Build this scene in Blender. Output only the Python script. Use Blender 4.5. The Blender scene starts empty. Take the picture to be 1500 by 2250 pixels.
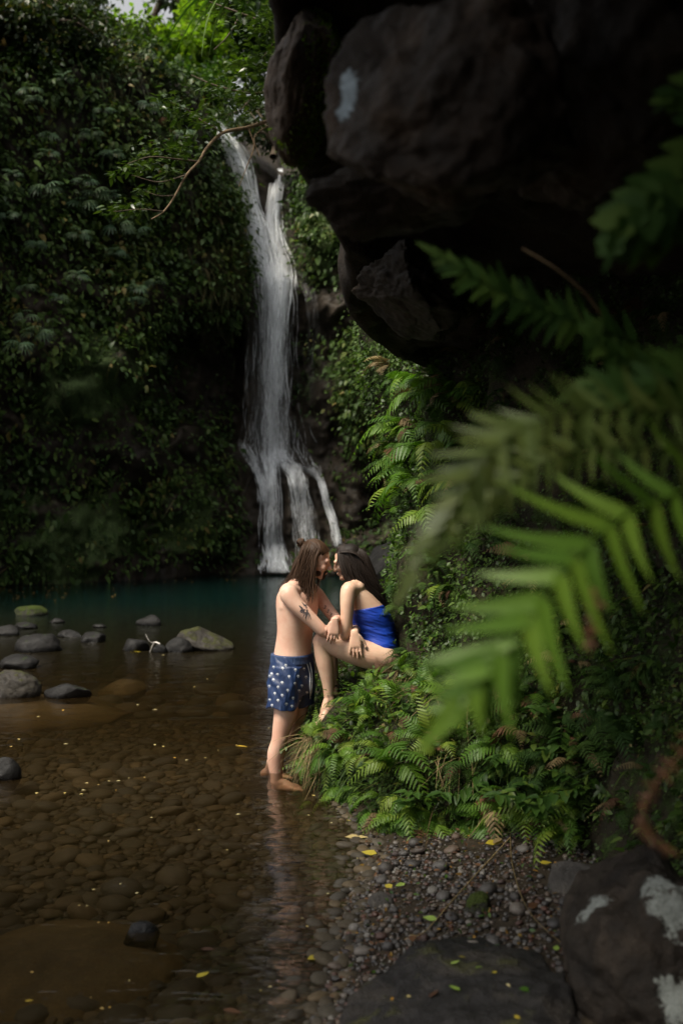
import bpy, bmesh, math, random
import numpy as np
from mathutils import Vector, Matrix
from mathutils.bvhtree import BVHTree

rng = np.random.default_rng(7)
random.seed(7)
scene = bpy.context.scene
COL = scene.collection

# ------------------------------------------------------------------ camera
CAMZ = 1.79
FPX = 2187.0
cam_d = bpy.data.cameras.new('camera')
cam = bpy.data.objects.new('camera', cam_d)
COL.objects.link(cam)
cam.location = (0, 0, CAMZ)
cam.rotation_euler = (math.radians(90), 0, 0)
cam_d.sensor_fit = 'VERTICAL'
cam_d.sensor_height = 36.0
cam_d.sensor_width = 24.0
cam_d.lens = 35.0
cam_d.clip_start = 0.05
cam_d.clip_end = 600
cam_d.dof.use_dof = True
cam_d.dof.focus_distance = 6.85
cam_d.dof.aperture_fstop = 1.8
scene.camera = cam

# ------------------------------------------------------------------ world, sun, exposure
SUN_EL, SUN_AZ = math.radians(58), math.radians(-128)   # azimuth from +Y towards +X
world = bpy.data.worlds.new('World')
scene.world = world
world.use_nodes = True
wn = world.node_tree
for n in list(wn.nodes):
    wn.nodes.remove(n)
w_out = wn.nodes.new('ShaderNodeOutputWorld')
w_bg = wn.nodes.new('ShaderNodeBackground')
w_sky = wn.nodes.new('ShaderNodeTexSky')
w_sky.sky_type = 'NISHITA'
w_sky.sun_disc = False
w_sky.sun_elevation = SUN_EL
w_sky.sun_rotation = SUN_AZ
w_sky.air_density = 1.0
w_sky.dust_density = 6.0
w_sky.ozone_density = 1.0
w_hsv = wn.nodes.new('ShaderNodeHueSaturation')
w_hsv.inputs['Saturation'].default_value = 0.08          # an overcast, nearly white sky
w_bg.inputs['Strength'].default_value = 0.05
wn.links.new(w_sky.outputs[0], w_hsv.inputs['Color'])
wn.links.new(w_hsv.outputs[0], w_bg.inputs['Color'])
wn.links.new(w_bg.outputs[0], w_out.inputs['Surface'])

sun_d = bpy.data.lights.new('sun', 'SUN')
sun_d.energy = 1.5
sun_d.angle = math.radians(18)
sun_d.color = (1.0, 0.90, 0.73)
sun = bpy.data.objects.new('sun', sun_d)
COL.objects.link(sun)
sd = Vector((math.sin(SUN_AZ) * math.cos(SUN_EL), math.cos(SUN_AZ) * math.cos(SUN_EL), math.sin(SUN_EL)))
sun.rotation_euler = sd.to_track_quat('Z', 'Y').to_euler()
sun.location = sd * 40

scene.view_settings.view_transform = 'Standard'
scene.view_settings.look = 'None'
scene.view_settings.gamma = 1.0
scene.view_settings.use_curve_mapping = False
scene.view_settings.exposure = 2.0
scene.render.engine = 'CYCLES'
cy = scene.cycles
cy.use_denoising = True
cy.max_bounces = 7
cy.diffuse_bounces = 3
cy.glossy_bounces = 3
cy.transmission_bounces = 4
cy.transparent_max_bounces = 24
cy.volume_bounces = 0
cy.caustics_reflective = False
cy.caustics_refractive = False
cy.sample_clamp_indirect = 6.0

# ------------------------------------------------------------------ helpers
def P(px, py, Y):
    return Vector(((px - 750.0) / FPX * Y, Y, CAMZ - (py - 1125.0) / FPX * Y))

def onwater(px, py, z=0.0):
    Y = FPX * (CAMZ - z) / (py - 1125.0)
    return P(px, py, Y)

def proj(v):
    return 750 + FPX * v[0] / v[1], 1125 - FPX * (v[2] - CAMZ) / v[1]

def hash3(ix, iy, iz, seed):
    n = (ix.astype(np.uint32) * np.uint32(374761393) + iy.astype(np.uint32) * np.uint32(668265263)
         + iz.astype(np.uint32) * np.uint32(2246822519) + np.uint32((seed * 3266489917) & 0xffffffff))
    n = (n ^ (n >> np.uint32(13))) * np.uint32(1274126177)
    n = (n ^ (n >> np.uint32(16))) * np.uint32(2246822519)
    n = n ^ (n >> np.uint32(15))
    return n.astype(np.float64) / 4294967295.0

def vnoise(p, seed=0):
    p = np.asarray(p, float)
    i = np.floor(p).astype(np.int64)
    f = p - i
    u = f * f * f * (f * (f * 6 - 15) + 10)
    r = 0
    for dx in (0, 1):
        wx = u[:, 0] if dx else 1 - u[:, 0]
        for dy in (0, 1):
            wy = u[:, 1] if dy else 1 - u[:, 1]
            for dz in (0, 1):
                wz = u[:, 2] if dz else 1 - u[:, 2]
                r = r + wx * wy * wz * hash3(i[:, 0] + dx, i[:, 1] + dy, i[:, 2] + dz, seed)
    return r * 2 - 1

def fbm(p, seed=0, octv=4, gain=0.5, lac=2.03):
    p = np.asarray(p, float)
    a, s, t = 1.0, 0, 0
    for k in range(octv):
        s = s + a * vnoise(p, seed + k * 17)
        t += a
        a *= gain
        p = p * lac + 3.7
    return s / t

def ss(e0, e1, x):
    t = np.clip((x - e0) / (e1 - e0), 0, 1)
    return t * t * (3 - 2 * t)

def blob(px, py, cx, cy_, rx, ry, p=2.0):
    return np.exp(-(np.abs((px - cx) / rx) ** p + np.abs((py - cy_) / ry) ** p))

def mesh_np(name, V, faces, smooth=True, attrs=None, uv=None):
    """V (n,3); faces = list of int arrays (m,k)."""
    me = bpy.data.meshes.new(name)
    V = np.ascontiguousarray(V, dtype=np.float32)
    if isinstance(faces, np.ndarray):
        faces = [faces]
    faces = [np.asarray(f, dtype=np.int32) for f in faces if len(f)]
    me.vertices.add(len(V))
    me.vertices.foreach_set('co', V.ravel())
    tot = np.concatenate([np.full(len(f), f.shape[1], dtype=np.int32) for f in faces])
    loops = np.concatenate([f.ravel() for f in faces])
    me.loops.add(len(loops))
    me.loops.foreach_set('vertex_index', loops)
    me.polygons.add(len(tot))
    st = np.concatenate([[0], np.cumsum(tot)[:-1]]).astype(np.int32)
    me.polygons.foreach_set('loop_start', st)
    me.polygons.foreach_set('loop_total', tot)
    me.polygons.foreach_set('use_smooth', np.full(len(tot), bool(smooth)))
    if attrs:
        for k, a in attrs.items():
            at = me.attributes.new(k, 'FLOAT', 'POINT')
            at.data.foreach_set('value', np.ascontiguousarray(a, dtype=np.float32))
    if uv is not None:
        l = me.uv_layers.new(name='UVMap')
        l.data.foreach_set('uv', np.ascontiguousarray(np.asarray(uv, dtype=np.float32)[loops]).ravel())
    me.update(calc_edges=True)
    me.validate()
    return me

def tag(o, label=None, cat=None, group=None, kind=None):
    if label: o['label'] = label
    if cat: o['category'] = cat
    if group: o['group'] = group
    if kind: o['kind'] = kind
    return o

def obj(name, me, mat=None, parent=None, loc=None):
    o = bpy.data.objects.new(name, me)
    COL.objects.link(o)
    if mat is not None and me is not None and len(me.materials) == 0:
        me.materials.append(mat)
    if parent is not None:
        o.parent = parent
    if loc is not None:
        o.location = loc
    return o

def empty(name, loc=(0, 0, 0)):
    o = bpy.data.objects.new(name, None)
    o.empty_display_size = 0.1
    COL.objects.link(o)
    o.location = loc
    return o

def grid_faces(nu, nv, base=0):
    i, j = np.meshgrid(np.arange(nu - 1), np.arange(nv - 1), indexing='ij')
    a = (i * nv + j).ravel() + base
    return np.stack([a, a + nv, a + nv + 1, a + 1], 1)

# ------------------------------------------------------------------ materials
class NT:
    def __init__(self, name):
        self.m = bpy.data.materials.new(name)
        self.m.use_nodes = True
        self.t = self.m.node_tree
        for n in list(self.t.nodes):
            self.t.nodes.remove(n)
        self.out = self.t.nodes.new('ShaderNodeOutputMaterial')
    def n(self, typ, **kw):
        nd = self.t.nodes.new('ShaderNode' + typ)
        for k, v in kw.items():
            if k.startswith('i_'):
                nd.inputs[k[2:].replace('_', ' ')].default_value = v
            else:
                setattr(nd, k, v)
        return nd
    def l(self, a, b):
        self.t.links.new(a, b)
    def coord(self, which='Object'):
        return self.n('TexCoord').outputs[which]
    def noise(self, vec, scale, detail=5, rough=0.55, dist=0.0):
        nd = self.n('TexNoise')
        nd.inputs['Scale'].default_value = scale
        nd.inputs['Detail'].default_value = detail
        nd.inputs['Roughness'].default_value = rough
        nd.inputs['Distortion'].default_value = dist
        if vec is not None:
            self.l(vec, nd.inputs['Vector'])
        return nd.outputs['Fac']
    def ramp(self, fac, stops):
        nd = self.n('ValToRGB')
        el = nd.color_ramp.elements
        while len(el) < len(stops):
            el.new(0.5)
        for e, (p, c) in zip(el, stops):
            e.position = p
            e.color = (c[0], c[1], c[2], 1) if not isinstance(c, (int, float)) else (c, c, c, 1)
        self.l(fac, nd.inputs['Fac'])
        return nd.outputs['Color']
    def mix(self, fac, a, b, blend='MIX'):
        nd = self.n('MixRGB', blend_type=blend)
        for s, v in (('Fac', fac), ('Color1', a), ('Color2', b)):
            if isinstance(v, (int, float)):
                nd.inputs[s].default_value = v if s == 'Fac' else (v, v, v, 1)
            elif isinstance(v, tuple):
                nd.inputs[s].default_value = (*v, 1)
            else:
                self.l(v, nd.inputs[s])
        return nd.outputs[0]
    def math(self, op, a, b=None, clamp=False):
        nd = self.n('Math', operation=op, use_clamp=clamp)
        for k, v in enumerate((a, b)):
            if v is None: continue
            if isinstance(v, (int, float)): nd.inputs[k].default_value = v
            else: self.l(v, nd.inputs[k])
        return nd.outputs[0]
    def attr(self, name):
        return self.n('Attribute', attribute_name=name).outputs['Fac']
    def bump(self, h, strength, dist=0.02, normal=None):
        nd = self.n('Bump')
        nd.inputs['Strength'].default_value = strength
        nd.inputs['Distance'].default_value = dist
        self.l(h, nd.inputs['Height'])
        if normal is not None: self.l(normal, nd.inputs['Normal'])
        return nd.outputs['Normal']
    def bsdf(self, col, rough=0.6, normal=None, spec=0.5, sss=0.0, sheen=0.0):
        b = self.n('BsdfPrincipled')
        if isinstance(col, tuple): b.inputs['Base Color'].default_value = (*col, 1)
        else: self.l(col, b.inputs['Base Color'])
        if isinstance(rough, (int, float)): b.inputs['Roughness'].default_value = rough
        else: self.l(rough, b.inputs['Roughness'])
        b.inputs['Specular IOR Level'].default_value = spec
        if sss:
            b.inputs['Subsurface Weight'].default_value = sss
            b.inputs['Subsurface Radius'].default_value = (0.012, 0.005, 0.003)
            b.inputs['Subsurface Scale'].default_value = 1.0
        if normal is not None: self.l(normal, b.inputs['Normal'])
        return b.outputs[0]
    def surf(self, s):
        self.l(s, self.out.inputs['Surface'])
        return self.m

def mat_plain(name, col, rough=0.6, spec=0.5, var=0.25, scale=30):
    t = NT(name)
    c = t.coord()
    n = t.noise(c, scale, 4)
    lo = tuple(x * (1 - var) for x in col); hi = tuple(min(1, x * (1 + var)) for x in col)
    return t.surf(t.bsdf(t.ramp(n, [(0.3, lo), (0.7, hi)]), rough, t.bump(n, 0.15, 0.004), spec))

def mat_foliage(name, cols, rough=0.42, trans=0.3, objrand=True, spec=0.28, tcol=None):
    """cols: ramp stops by random value (attribute rnd mixed with object random)."""
    t = NT(name)
    a = t.attr('rnd')
    if objrand:
        a = t.math('FRACT', t.math('ADD', a, t.n('ObjectInfo').outputs['Random']))
    col = t.ramp(a, cols)
    n = t.noise(t.coord(), 22, 3)
    col = t.mix(t.math('MULTIPLY', n, 0.5), col, t.mix(1.0, col, (0.55, 0.6, 0.45), 'MULTIPLY'))
    b = t.bsdf(col, rough, None, spec)
    tr = t.n('BsdfTranslucent')
    t.l(t.mix(1.0, col, tcol or (1.3, 1.5, 0.5), 'MULTIPLY'), tr.inputs['Color'])
    mx = t.n('MixShader'); mx.inputs['Fac'].default_value = trans
    t.l(b, mx.inputs[1]); t.l(tr.outputs[0], mx.inputs[2])
    return t.surf(mx.outputs[0])

def mat_rock(name, lo, mid, hi, moss=0.0, mosscol=(0.05, 0.085, 0.015), lichen=None, scale=3.0, rough=0.6, bump=0.7,
             mossattr=False, wetz=None, lichencol=(0.42, 0.44, 0.42)):
    t = NT(name)
    c = t.coord()
    n1 = t.noise(c, scale, 8, 0.62, 0.4)
    n2 = t.noise(c, scale * 6, 6, 0.6)
    n3 = t.noise(c, scale * 26, 4, 0.6)
    col = t.ramp(n1, [(0.28, lo), (0.5, mid), (0.72, hi)])
    col = t.mix(0.6, col, t.ramp(n2, [(0.3, 0.55), (0.75, 1.35)]), 'MULTIPLY')
    col = t.mix(0.4, col, t.ramp(n3, [(0.35, 0.5), (0.7, 1.4)]), 'MULTIPLY')
    h = t.math('ADD', t.math('MULTIPLY', n2, 0.6), t.math('MULTIPLY', n3, 0.25))
    h = t.math('ADD', h, n1)
    rg = t.ramp(n2, [(0.3, rough - 0.15), (0.7, rough + 0.15)])
    if moss > 0 or mossattr:
        up = t.n('SeparateXYZ')
        t.l(t.n('NewGeometry').outputs['Normal'], up.inputs[0])
        mn = t.noise(c, scale * 1.6, 6, 0.65)
        if mossattr:
            k = t.math('ADD', t.attr('moss'), t.math('MULTIPLY', t.math('SUBTRACT', mn, 0.5), 1.6))
            k = t.ramp(k, [(0.42, 0.0), (0.6, 1.0)])
        else:
            k = t.math('ADD', t.math('MULTIPLY', up.outputs[2], 0.35), mn)
            k = t.ramp(k, [(0.95 - 0.5 * moss, 0.0), (1.05 - 0.5 * moss, 1.0)])
        mc = t.ramp(n3, [(0.3, tuple(x * 0.5 for x in mosscol)), (0.7, tuple(x * 1.5 for x in mosscol))])
        col = t.mix(k, col, mc)
        h = t.math('ADD', h, t.math('MULTIPLY', k, t.math('MULTIPLY', n3, 0.8)))
        rg = t.mix(k, rg, 0.9)
    if lichen:
        lk = None
        for (p, r) in lichen:
            d = t.n('VectorMath', operation='DISTANCE')
            t.l(c, d.inputs[0]); d.inputs[1].default_value = p
            e = t.math('ADD', t.math('DIVIDE', d.outputs['Value'], r), t.math('MULTIPLY', t.math('SUBTRACT', t.noise(c, 9 / max(r, .05) * .12, 6, .65), 0.5), 2.6))
            e = t.math('ADD', e, t.math('MULTIPLY', t.math('SUBTRACT', t.noise(c, 70, 5, .7), 0.5), 1.1))
            e = t.ramp(e, [(0.70, 1.0), (0.95, 0.0)])
            lk = e if lk is None else t.math('MAXIMUM', lk, e)
        col = t.mix(lk, col, t.mix(t.ramp(n3, [(0.3, 0.0), (0.7, 1.0)]), lichencol, tuple(x * 0.6 for x in lichencol)))
        rg = t.mix(lk, rg, 0.95)
    if wetz is not None:
        g = t.n('SeparateXYZ')
        t.l(t.n('NewGeometry').outputs['Position'], g.inputs[0])
        wz = t.math('ADD', g.outputs[2], t.math('MULTIPLY', t.math('SUBTRACT', n2, 0.5), wetz))
        wet = t.ramp(wz, [(0.0, 1.0), (max(0.02, wetz), 0.0)])
        col = t.mix(wet, col, t.mix(1.0, col, (0.42, 0.40, 0.38), 'MULTIPLY'))
        rg = t.mix(wet, rg, 0.22)
    return t.surf(t.bsdf(col, rg, t.bump(h, bump, 0.03), 0.18))

M = {}
M['boulder_wet'] = mat_rock('boulder_wet', (0.005, 0.0045, 0.004), (0.010, 0.0095, 0.009), (0.023, 0.021, 0.020), moss=0.12, wetz=0.07, scale=4)
M['boulder_moss'] = mat_rock('boulder_moss', (0.012, 0.012, 0.008), (0.025, 0.025, 0.016), (0.05, 0.05, 0.035), moss=0.72, mosscol=(0.035, 0.05, 0.008), wetz=0.03, scale=6)
M['boulder_top'] = mat_rock('boulder_top', (0.014, 0.012, 0.010), (0.032, 0.028, 0.023), (0.07, 0.062, 0.05), moss=0.42, mosscol=(0.04, 0.042, 0.014), wetz=0.08, scale=4)
M['slab'] = mat_rock('slab', (0.045, 0.029, 0.011), (0.08, 0.052, 0.020), (0.11, 0.074, 0.031), scale=3, bump=0.25, rough=0.7)
M['stone_bed'] = None
M['cliff'] = mat_rock('cliff', (0.010, 0.008, 0.006), (0.026, 0.020, 0.014), (0.055, 0.043, 0.03), mossattr=True, mosscol=(0.055, 0.082, 0.028), scale=0.8, bump=1.0, rough=0.65)
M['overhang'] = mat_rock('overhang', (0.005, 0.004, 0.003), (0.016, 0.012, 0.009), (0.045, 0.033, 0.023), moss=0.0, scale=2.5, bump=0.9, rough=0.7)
M['bank'] = mat_rock('bank', (0.008, 0.007, 0.004), (0.018, 0.015, 0.008), (0.04, 0.03, 0.018), mossattr=True, mosscol=(0.035, 0.06, 0.012), scale=4, bump=1.0, rough=0.85)

def mat_stones(name, stops, rough, objrand=True, wet=True):
    t = NT(name)
    a = t.attr('rnd')
    if objrand:
        a = t.math('FRACT', t.math('ADD', a, t.n('ObjectInfo').outputs['Random']))
    col = t.ramp(a, stops)
    c = t.coord()
    n = t.noise(c, 14, 5); n2 = t.noise(c, 70, 3)
    col = t.mix(0.7, col, t.ramp(n, [(0.3, 0.6), (0.7, 1.3)]), 'MULTIPLY')
    col = t.mix(0.4, col, t.ramp(n2, [(0.35, 0.6), (0.65, 1.3)]), 'MULTIPLY')
    return t.surf(t.bsdf(col, rough, t.bump(t.math('ADD', n, t.math('MULTIPLY', n2, 0.4)), 0.4, 0.006), 0.45))
M['bedstone'] = mat_stones('bedstone', [(0.0, (0.018, 0.013, 0.007)), (0.3, (0.042, 0.030, 0.013)), (0.5, (0.030, 0.024, 0.014)), (0.7, (0.07, 0.047, 0.020)), (0.85, (0.040, 0.034, 0.024)), (1.0, (0.022, 0.018, 0.011))], 0.75)
M['pebble'] = mat_stones('pebble', [(0.0, (0.020, 0.017, 0.016)), (0.25, (0.055, 0.05, 0.046)), (0.45, (0.028, 0.024, 0.021)), (0.62, (0.08, 0.054, 0.037)), (0.78, (0.13, 0.12, 0.105)), (0.84, (0.03, 0.026, 0.023)), (0.92, (0.075, 0.03, 0.018)), (1.0, (0.022, 0.022, 0.024))], 0.5)
M['sand'] = mat_rock('sand', (0.012, 0.009, 0.005), (0.026, 0.019, 0.011), (0.042, 0.032, 0.020), scale=5, bump=0.5, rough=0.8)

G_DARK = [(0.0, (0.010, 0.020, 0.007)), (0.3, (0.018, 0.034, 0.011)), (0.6, (0.026, 0.044, 0.015)), (0.85, (0.038, 0.055, 0.02)), (0.95, (0.05, 0.06, 0.018)), (1.0, (0.10, 0.075, 0.02))]
G_MID = [(0.0, (0.018, 0.045, 0.008)), (0.4, (0.032, 0.075, 0.012)), (0.8, (0.055, 0.11, 0.018)), (1.0, (0.085, 0.125, 0.02))]
G_BRIGHT = [(0.0, (0.035, 0.09, 0.012)), (0.4, (0.06, 0.135, 0.016)), (0.8, (0.09, 0.17, 0.022)), (1.0, (0.14, 0.18, 0.03))]
M['leaf_dark'] = mat_foliage('leaf_dark', G_DARK, 0.4, 0.18)
M['leaf_mid'] = mat_foliage('leaf_mid', G_MID, 0.42, 0.28)
M['leaf_bright'] = mat_foliage('leaf_bright', G_BRIGHT, 0.45, 0.35)
M['leaf_blue'] = mat_foliage('leaf_blue', [(0.0, (0.045, 0.085, 0.045)), (0.5, (0.06, 0.105, 0.055)), (1.0, (0.08, 0.12, 0.055))], 0.45, 0.15)
M['leaf_tree'] = mat_foliage('leaf_tree', [(0.0, (0.016, 0.032, 0.007)), (0.5, (0.03, 0.055, 0.012)), (1.0, (0.055, 0.08, 0.018))], 0.3, 0.25)
M['leaf_lime'] = mat_foliage('leaf_lime', [(0.0, (0.08, 0.14, 0.014)), (0.5, (0.12, 0.20, 0.02)), (1.0, (0.18, 0.24, 0.03))], 0.5, 0.5)
M['fern_near'] = mat_foliage('fern_near', [(0.0, (0.05, 0.11, 0.012)), (0.5, (0.075, 0.145, 0.014)), (1.0, (0.10, 0.17, 0.018))], 0.5, 0.35)
M['fern_olive'] = mat_foliage('fern_olive', [(0.0, (0.05, 0.075, 0.018)), (0.5, (0.065, 0.09, 0.022)), (1.0, (0.08, 0.10, 0.026))], 0.5, 0.3)
M['straw'] = mat_foliage('straw', [(0.0, (0.10, 0.07, 0.03)), (0.5, (0.18, 0.13, 0.06)), (1.0, (0.26, 0.19, 0.09))], 0.7, 0.2, tcol=(1, 1, 0.8))
M['dead'] = mat_foliage('dead', [(0.0, (0.05, 0.022, 0.012)), (0.5, (0.075, 0.034, 0.016)), (1.0, (0.11, 0.05, 0.02))], 0.8, 0.1, tcol=(1, 0.9, 0.7))
M['withered'] = mat_foliage('withered', [(0.0, (0.16, 0.10, 0.015)), (0.5, (0.22, 0.12, 0.02)), (1.0, (0.12, 0.06, 0.015))], 0.7, 0.2, tcol=(1, 1, .8))
M['yellow'] = mat_foliage('yellow', [(0.0, (0.36, 0.27, 0.025)), (0.5, (0.42, 0.34, 0.04)), (1.0, (0.36, 0.17, 0.025))], 0.4, 0.15, tcol=(1, 1, 0.8))
M['limegreen'] = mat_foliage('limegreen', [(0.0, (0.20, 0.32, 0.05)), (1.0, (0.32, 0.42, 0.10))], 0.45, 0.15, tcol=(1, 1, 0.8))
M['cream'] = mat_foliage('cream', [(0.0, (0.42, 0.32, 0.10)), (0.5, (0.46, 0.40, 0.22)), (1.0, (0.42, 0.24, 0.04))], 0.5, 0.1, tcol=(1, 1, 0.8))
M['bark'] = mat_plain('bark', (0.07, 0.05, 0.032), 0.8, 0.3, 0.4, 25)
M['twig'] = mat_plain('twig', (0.16, 0.11, 0.06), 0.8, 0.3, 0.3, 25)
M['driftwood'] = mat_plain('driftwood', (0.45, 0.42, 0.38), 0.7, 0.3, 0.3, 30)

def mat_water():
    t = NT('water')
    c = t.coord()
    mp = t.n('Mapping'); mp.inputs['Scale'].default_value = (0.8, 2.0, 1.0)
    t.l(c, mp.inputs['Vector'])
    n1 = t.noise(mp.outputs[0], 3.0, 3, 0.5, 0.3)
    n2 = t.noise(mp.outputs[0], 11.0, 2, 0.5)
    # ripples grow towards the foot of the fall
    h = t.math('ADD', n1, t.math('MULTIPLY', n2, 0.25))
    nm = t.bump(h, 0.28, 0.05)
    fr = t.n('Fresnel'); fr.inputs['IOR'].default_value = 1.33; t.l(nm, fr.inputs['Normal'])
    tr = t.n('BsdfTransparent'); tr.inputs['Color'].default_value = (0.97, 0.96, 0.93, 1)
    gl = t.n('BsdfGlossy'); gl.inputs['Roughness'].default_value = 0.04
    t.l(nm, gl.inputs['Normal'])
    mx = t.n('MixShader'); t.l(fr.outputs[0], mx.inputs[0]); t.l(tr.outputs[0], mx.inputs[1]); t.l(gl.outputs[0], mx.inputs[2])
    # suspended silt: brown over the shallows, blue-green in the plunge pool
    g = t.n('SeparateXYZ'); t.l(c, g.inputs[0])
    far = t.ramp(t.math('MULTIPLY', g.outputs[1], 0.03), [(0.30, 0.0), (0.60, 1.0)])
    df = t.n('BsdfDiffuse'); t.l(t.mix(far, (0.030, 0.019, 0.007), (0.004, 0.017, 0.015)), df.inputs['Color'])
    m3 = t.n('MixShader'); t.l(t.math('ADD', 0.24, t.math('MULTIPLY', far, 0.45)), m3.inputs[0])
    t.l(tr.outputs[0], m3.inputs[1]); t.l(df.outputs[0], m3.inputs[2]); t.l(m3.outputs[0], mx.inputs[1])
    t.surf(mx.outputs[0])
    va = t.n('VolumeAbsorption')
    va.inputs['Color'].default_value = (0.46, 0.37, 0.17, 1)
    va.inputs['Density'].default_value = 2.6
    t.l(va.outputs[0], t.out.inputs['Volume'])
    return t.m
M['water'] = mat_water()

def mat_fall(name, dens, streak=9.0, seed=0.0):
    t = NT(name)
    uv = t.n('UVMap').outputs[0]
    mp = t.n('Mapping'); mp.inputs['Scale'].default_value = (streak, 0.55, 1.0); mp.inputs['Location'].default_value = (seed, seed * 3.1, seed)
    t.l(uv, mp.inputs['Vector'])
    n1 = t.noise(mp.outputs[0], 1.0, 6, 0.62, 0.6)
    mp2 = t.n('Mapping'); mp2.inputs['Scale'].default_value = (streak * 3.2, 3.2, 1.0); mp2.inputs['Location'].default_value = (seed * 2, seed, 0)
    t.l(uv, mp2.inputs['Vector'])
    n2 = t.noise(mp2.outputs[0], 1.0, 5, 0.7, 0.2)
    k = t.math('ADD', t.math('MULTIPLY', n1, 0.55), t.math('MULTIPLY', n2, 0.55))
    de = t.math('MULTIPLY', t.attr('den'), t.math('POWER', t.attr('edge'), 0.6))
    k = t.math('ADD', k, t.math('SUBTRACT', t.math('MULTIPLY', de, 0.55), 0.55))
    al = t.ramp(t.math('MULTIPLY', k, dens), [(0.22, 0.0), (0.45, 0.42), (0.72, 1.0)])
    al = t.math('MULTIPLY', al, t.ramp(t.attr('edge'), [(0.0, 0.0), (0.3, 1.0)]))
    d = t.n('BsdfDiffuse'); d.inputs['Color'].default_value = (0.90, 0.92, 0.94, 1)
    tl = t.n('BsdfTranslucent'); tl.inputs['Color'].default_value = (0.90, 0.92, 0.94, 1)
    m1 = t.n('MixShader'); m1.inputs[0].default_value = 0.45
    t.l(d.outputs[0], m1.inputs[1]); t.l(tl.outputs[0], m1.inputs[2])
    tr = t.n('BsdfTransparent')
    m2 = t.n('MixShader'); t.l(al, m2.inputs[0]); t.l(tr.outputs[0], m2.inputs[1]); t.l(m1.outputs[0], m2.inputs[2])
    return t.surf(m2.outputs[0])

def mat_skin(name, base, flush):
    t = NT(name)
    c = t.coord()
    n = t.noise(c, 9, 5); n2 = t.noise(c, 90, 3)
    col = t.ramp(n, [(0.3, base), (0.75, flush)])
    col = t.mix(t.math('MULTIPLY', t.ramp(t.noise(c, 38, 4, .6), [(0.45, 0.0), (0.75, 1.0)]), 0.35), col, flush)
    col = t.mix(t.attr('flush'), col, flush)
    col = t.mix(t.attr('dark'), col, tuple(x * 0.35 for x in flush))
    return t.surf(t.bsdf(col, 0.48, t.bump(n2, 0.06, 0.002), 0.4, sss=0.12))
M['skin_m'] = mat_skin('skin_m', (0.61, 0.42, 0.325), (0.53, 0.29, 0.21))
M['skin_w'] = mat_skin('skin_w', (0.61, 0.43, 0.31), (0.54, 0.31, 0.22))

def mat_hair(name, a, b):
    t = NT(name)
    r = t.attr('rnd')
    col = t.ramp(r, [(0.0, a), (1.0, b)])
    return t.surf(t.bsdf(col, 0.55, None, 0.18))
M['hair_m'] = mat_hair('hair_m', (0.013, 0.0068, 0.0038), (0.072, 0.037, 0.019))
M['hair_w'] = mat_hair('hair_w', (0.008, 0.006, 0.005), (0.026, 0.017, 0.013))

def mat_cloth(name, a, b, rough, scale, bump, aniso=(1, 1, 1)):
    t = NT(name)
    mp = t.n('Mapping'); mp.inputs['Scale'].default_value = aniso
    t.l(t.coord(), mp.inputs['Vector'])
    n = t.noise(mp.outputs[0], scale, 4, 0.5, 0.5)
    w = t.noise(t.coord(), 400, 2)
    col = t.ramp(n, [(0.3, a), (0.7, b)])
    return t.surf(t.bsdf(col, rough, t.bump(t.math('ADD', n, t.math('MULTIPLY', w, 0.05)), bump, 0.012), 0.5))
M['shorts'] = mat_cloth('shorts', (0.005, 0.016, 0.058), (0.008, 0.028, 0.095), 0.5, 16, 0.7, (1, 1, 0.6))
M['band'] = mat_cloth('band', (0.014, 0.032, 0.085), (0.02, 0.045, 0.12), 0.6, 60, 0.6, (1.6, 1.6, 0.15))
M['suit'] = mat_cloth('suit', (0.004, 0.030, 0.29), (0.008, 0.055, 0.44), 0.5, 11, 0.45, (0.5, 0.5, 3.2))
M['white'] = mat_plain('white', (0.58, 0.60, 0.63), 0.6, 0.4, 0.08)
M['ink'] = mat_plain('ink', (0.045, 0.04, 0.045), 0.6, 0.3, 0.2)
M['lip'] = mat_plain('lip', (0.42, 0.15, 0.11), 0.4, 0.5, 0.1)
M['nail'] = mat_plain('nail', (0.55, 0.22, 0.22), 0.3, 0.5, 0.1)
M['lash'] = mat_plain('lash', (0.015, 0.01, 0.008), 0.6, 0.3, 0.1)
M['eyewhite'] = mat_plain('eyewhite', (0.6, 0.57, 0.54), 0.25, 0.5, 0.05)
M['cordblack'] = mat_plain('cordblack', (0.02, 0.018, 0.018), 0.5, 0.4, 0.1)
M['leather'] = mat_plain('leather', (0.12, 0.06, 0.03), 0.6, 0.4, 0.2)

# ================================================================== STRUCTURE
# ---- ground: stream bed and gravel shore, one sheet
SH_Y = np.array([-6, 2.5, 3.3, 3.9, 4.6, 5.2, 5.6, 5.9, 6.6, 7.5, 8.3, 9.5, 12, 16, 60])
SH_X = np.array([-0.6, -0.25, -0.1, 0.02, 0.085, 0.19, 0.2, 0.03, -0.15, -0.27, 0.0, 0.5, 1.3, 2.2, 10])
def depth_at(y):
    return np.interp(y, [-10, 3, 5, 7, 9, 13, 16, 20, 30], [0.10, 0.13, 0.14, 0.13, 0.2, 0.3, 0.7, 1.8, 2.4])
def ground_z(x, y):
    x = np.asarray(x, float); y = np.asarray(y, float)
    d = x - np.interp(y, SH_Y, SH_X)
    up = 0.16 * np.clip(d, 0, 3) + 0.02 * ss(0, .1, d)
    dn = -depth_at(y) * ss(0, 1.0, -d / np.interp(y, [5.4, 6.2, 9, 11], [.75, .13, .13, .75]))
    p = np.stack([x * 1.6, y * 1.6, 0 * x], 1)
    nz = 0.03 * fbm(p, 5, 3)
    return np.where(d > 0, up, dn) + nz * ss(0.0, 0.5, np.abs(d))
gx = np.unique(np.concatenate([np.linspace(-40, -4, 30), np.linspace(-4, 2, 121), np.linspace(2, 30, 20)]))
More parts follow.
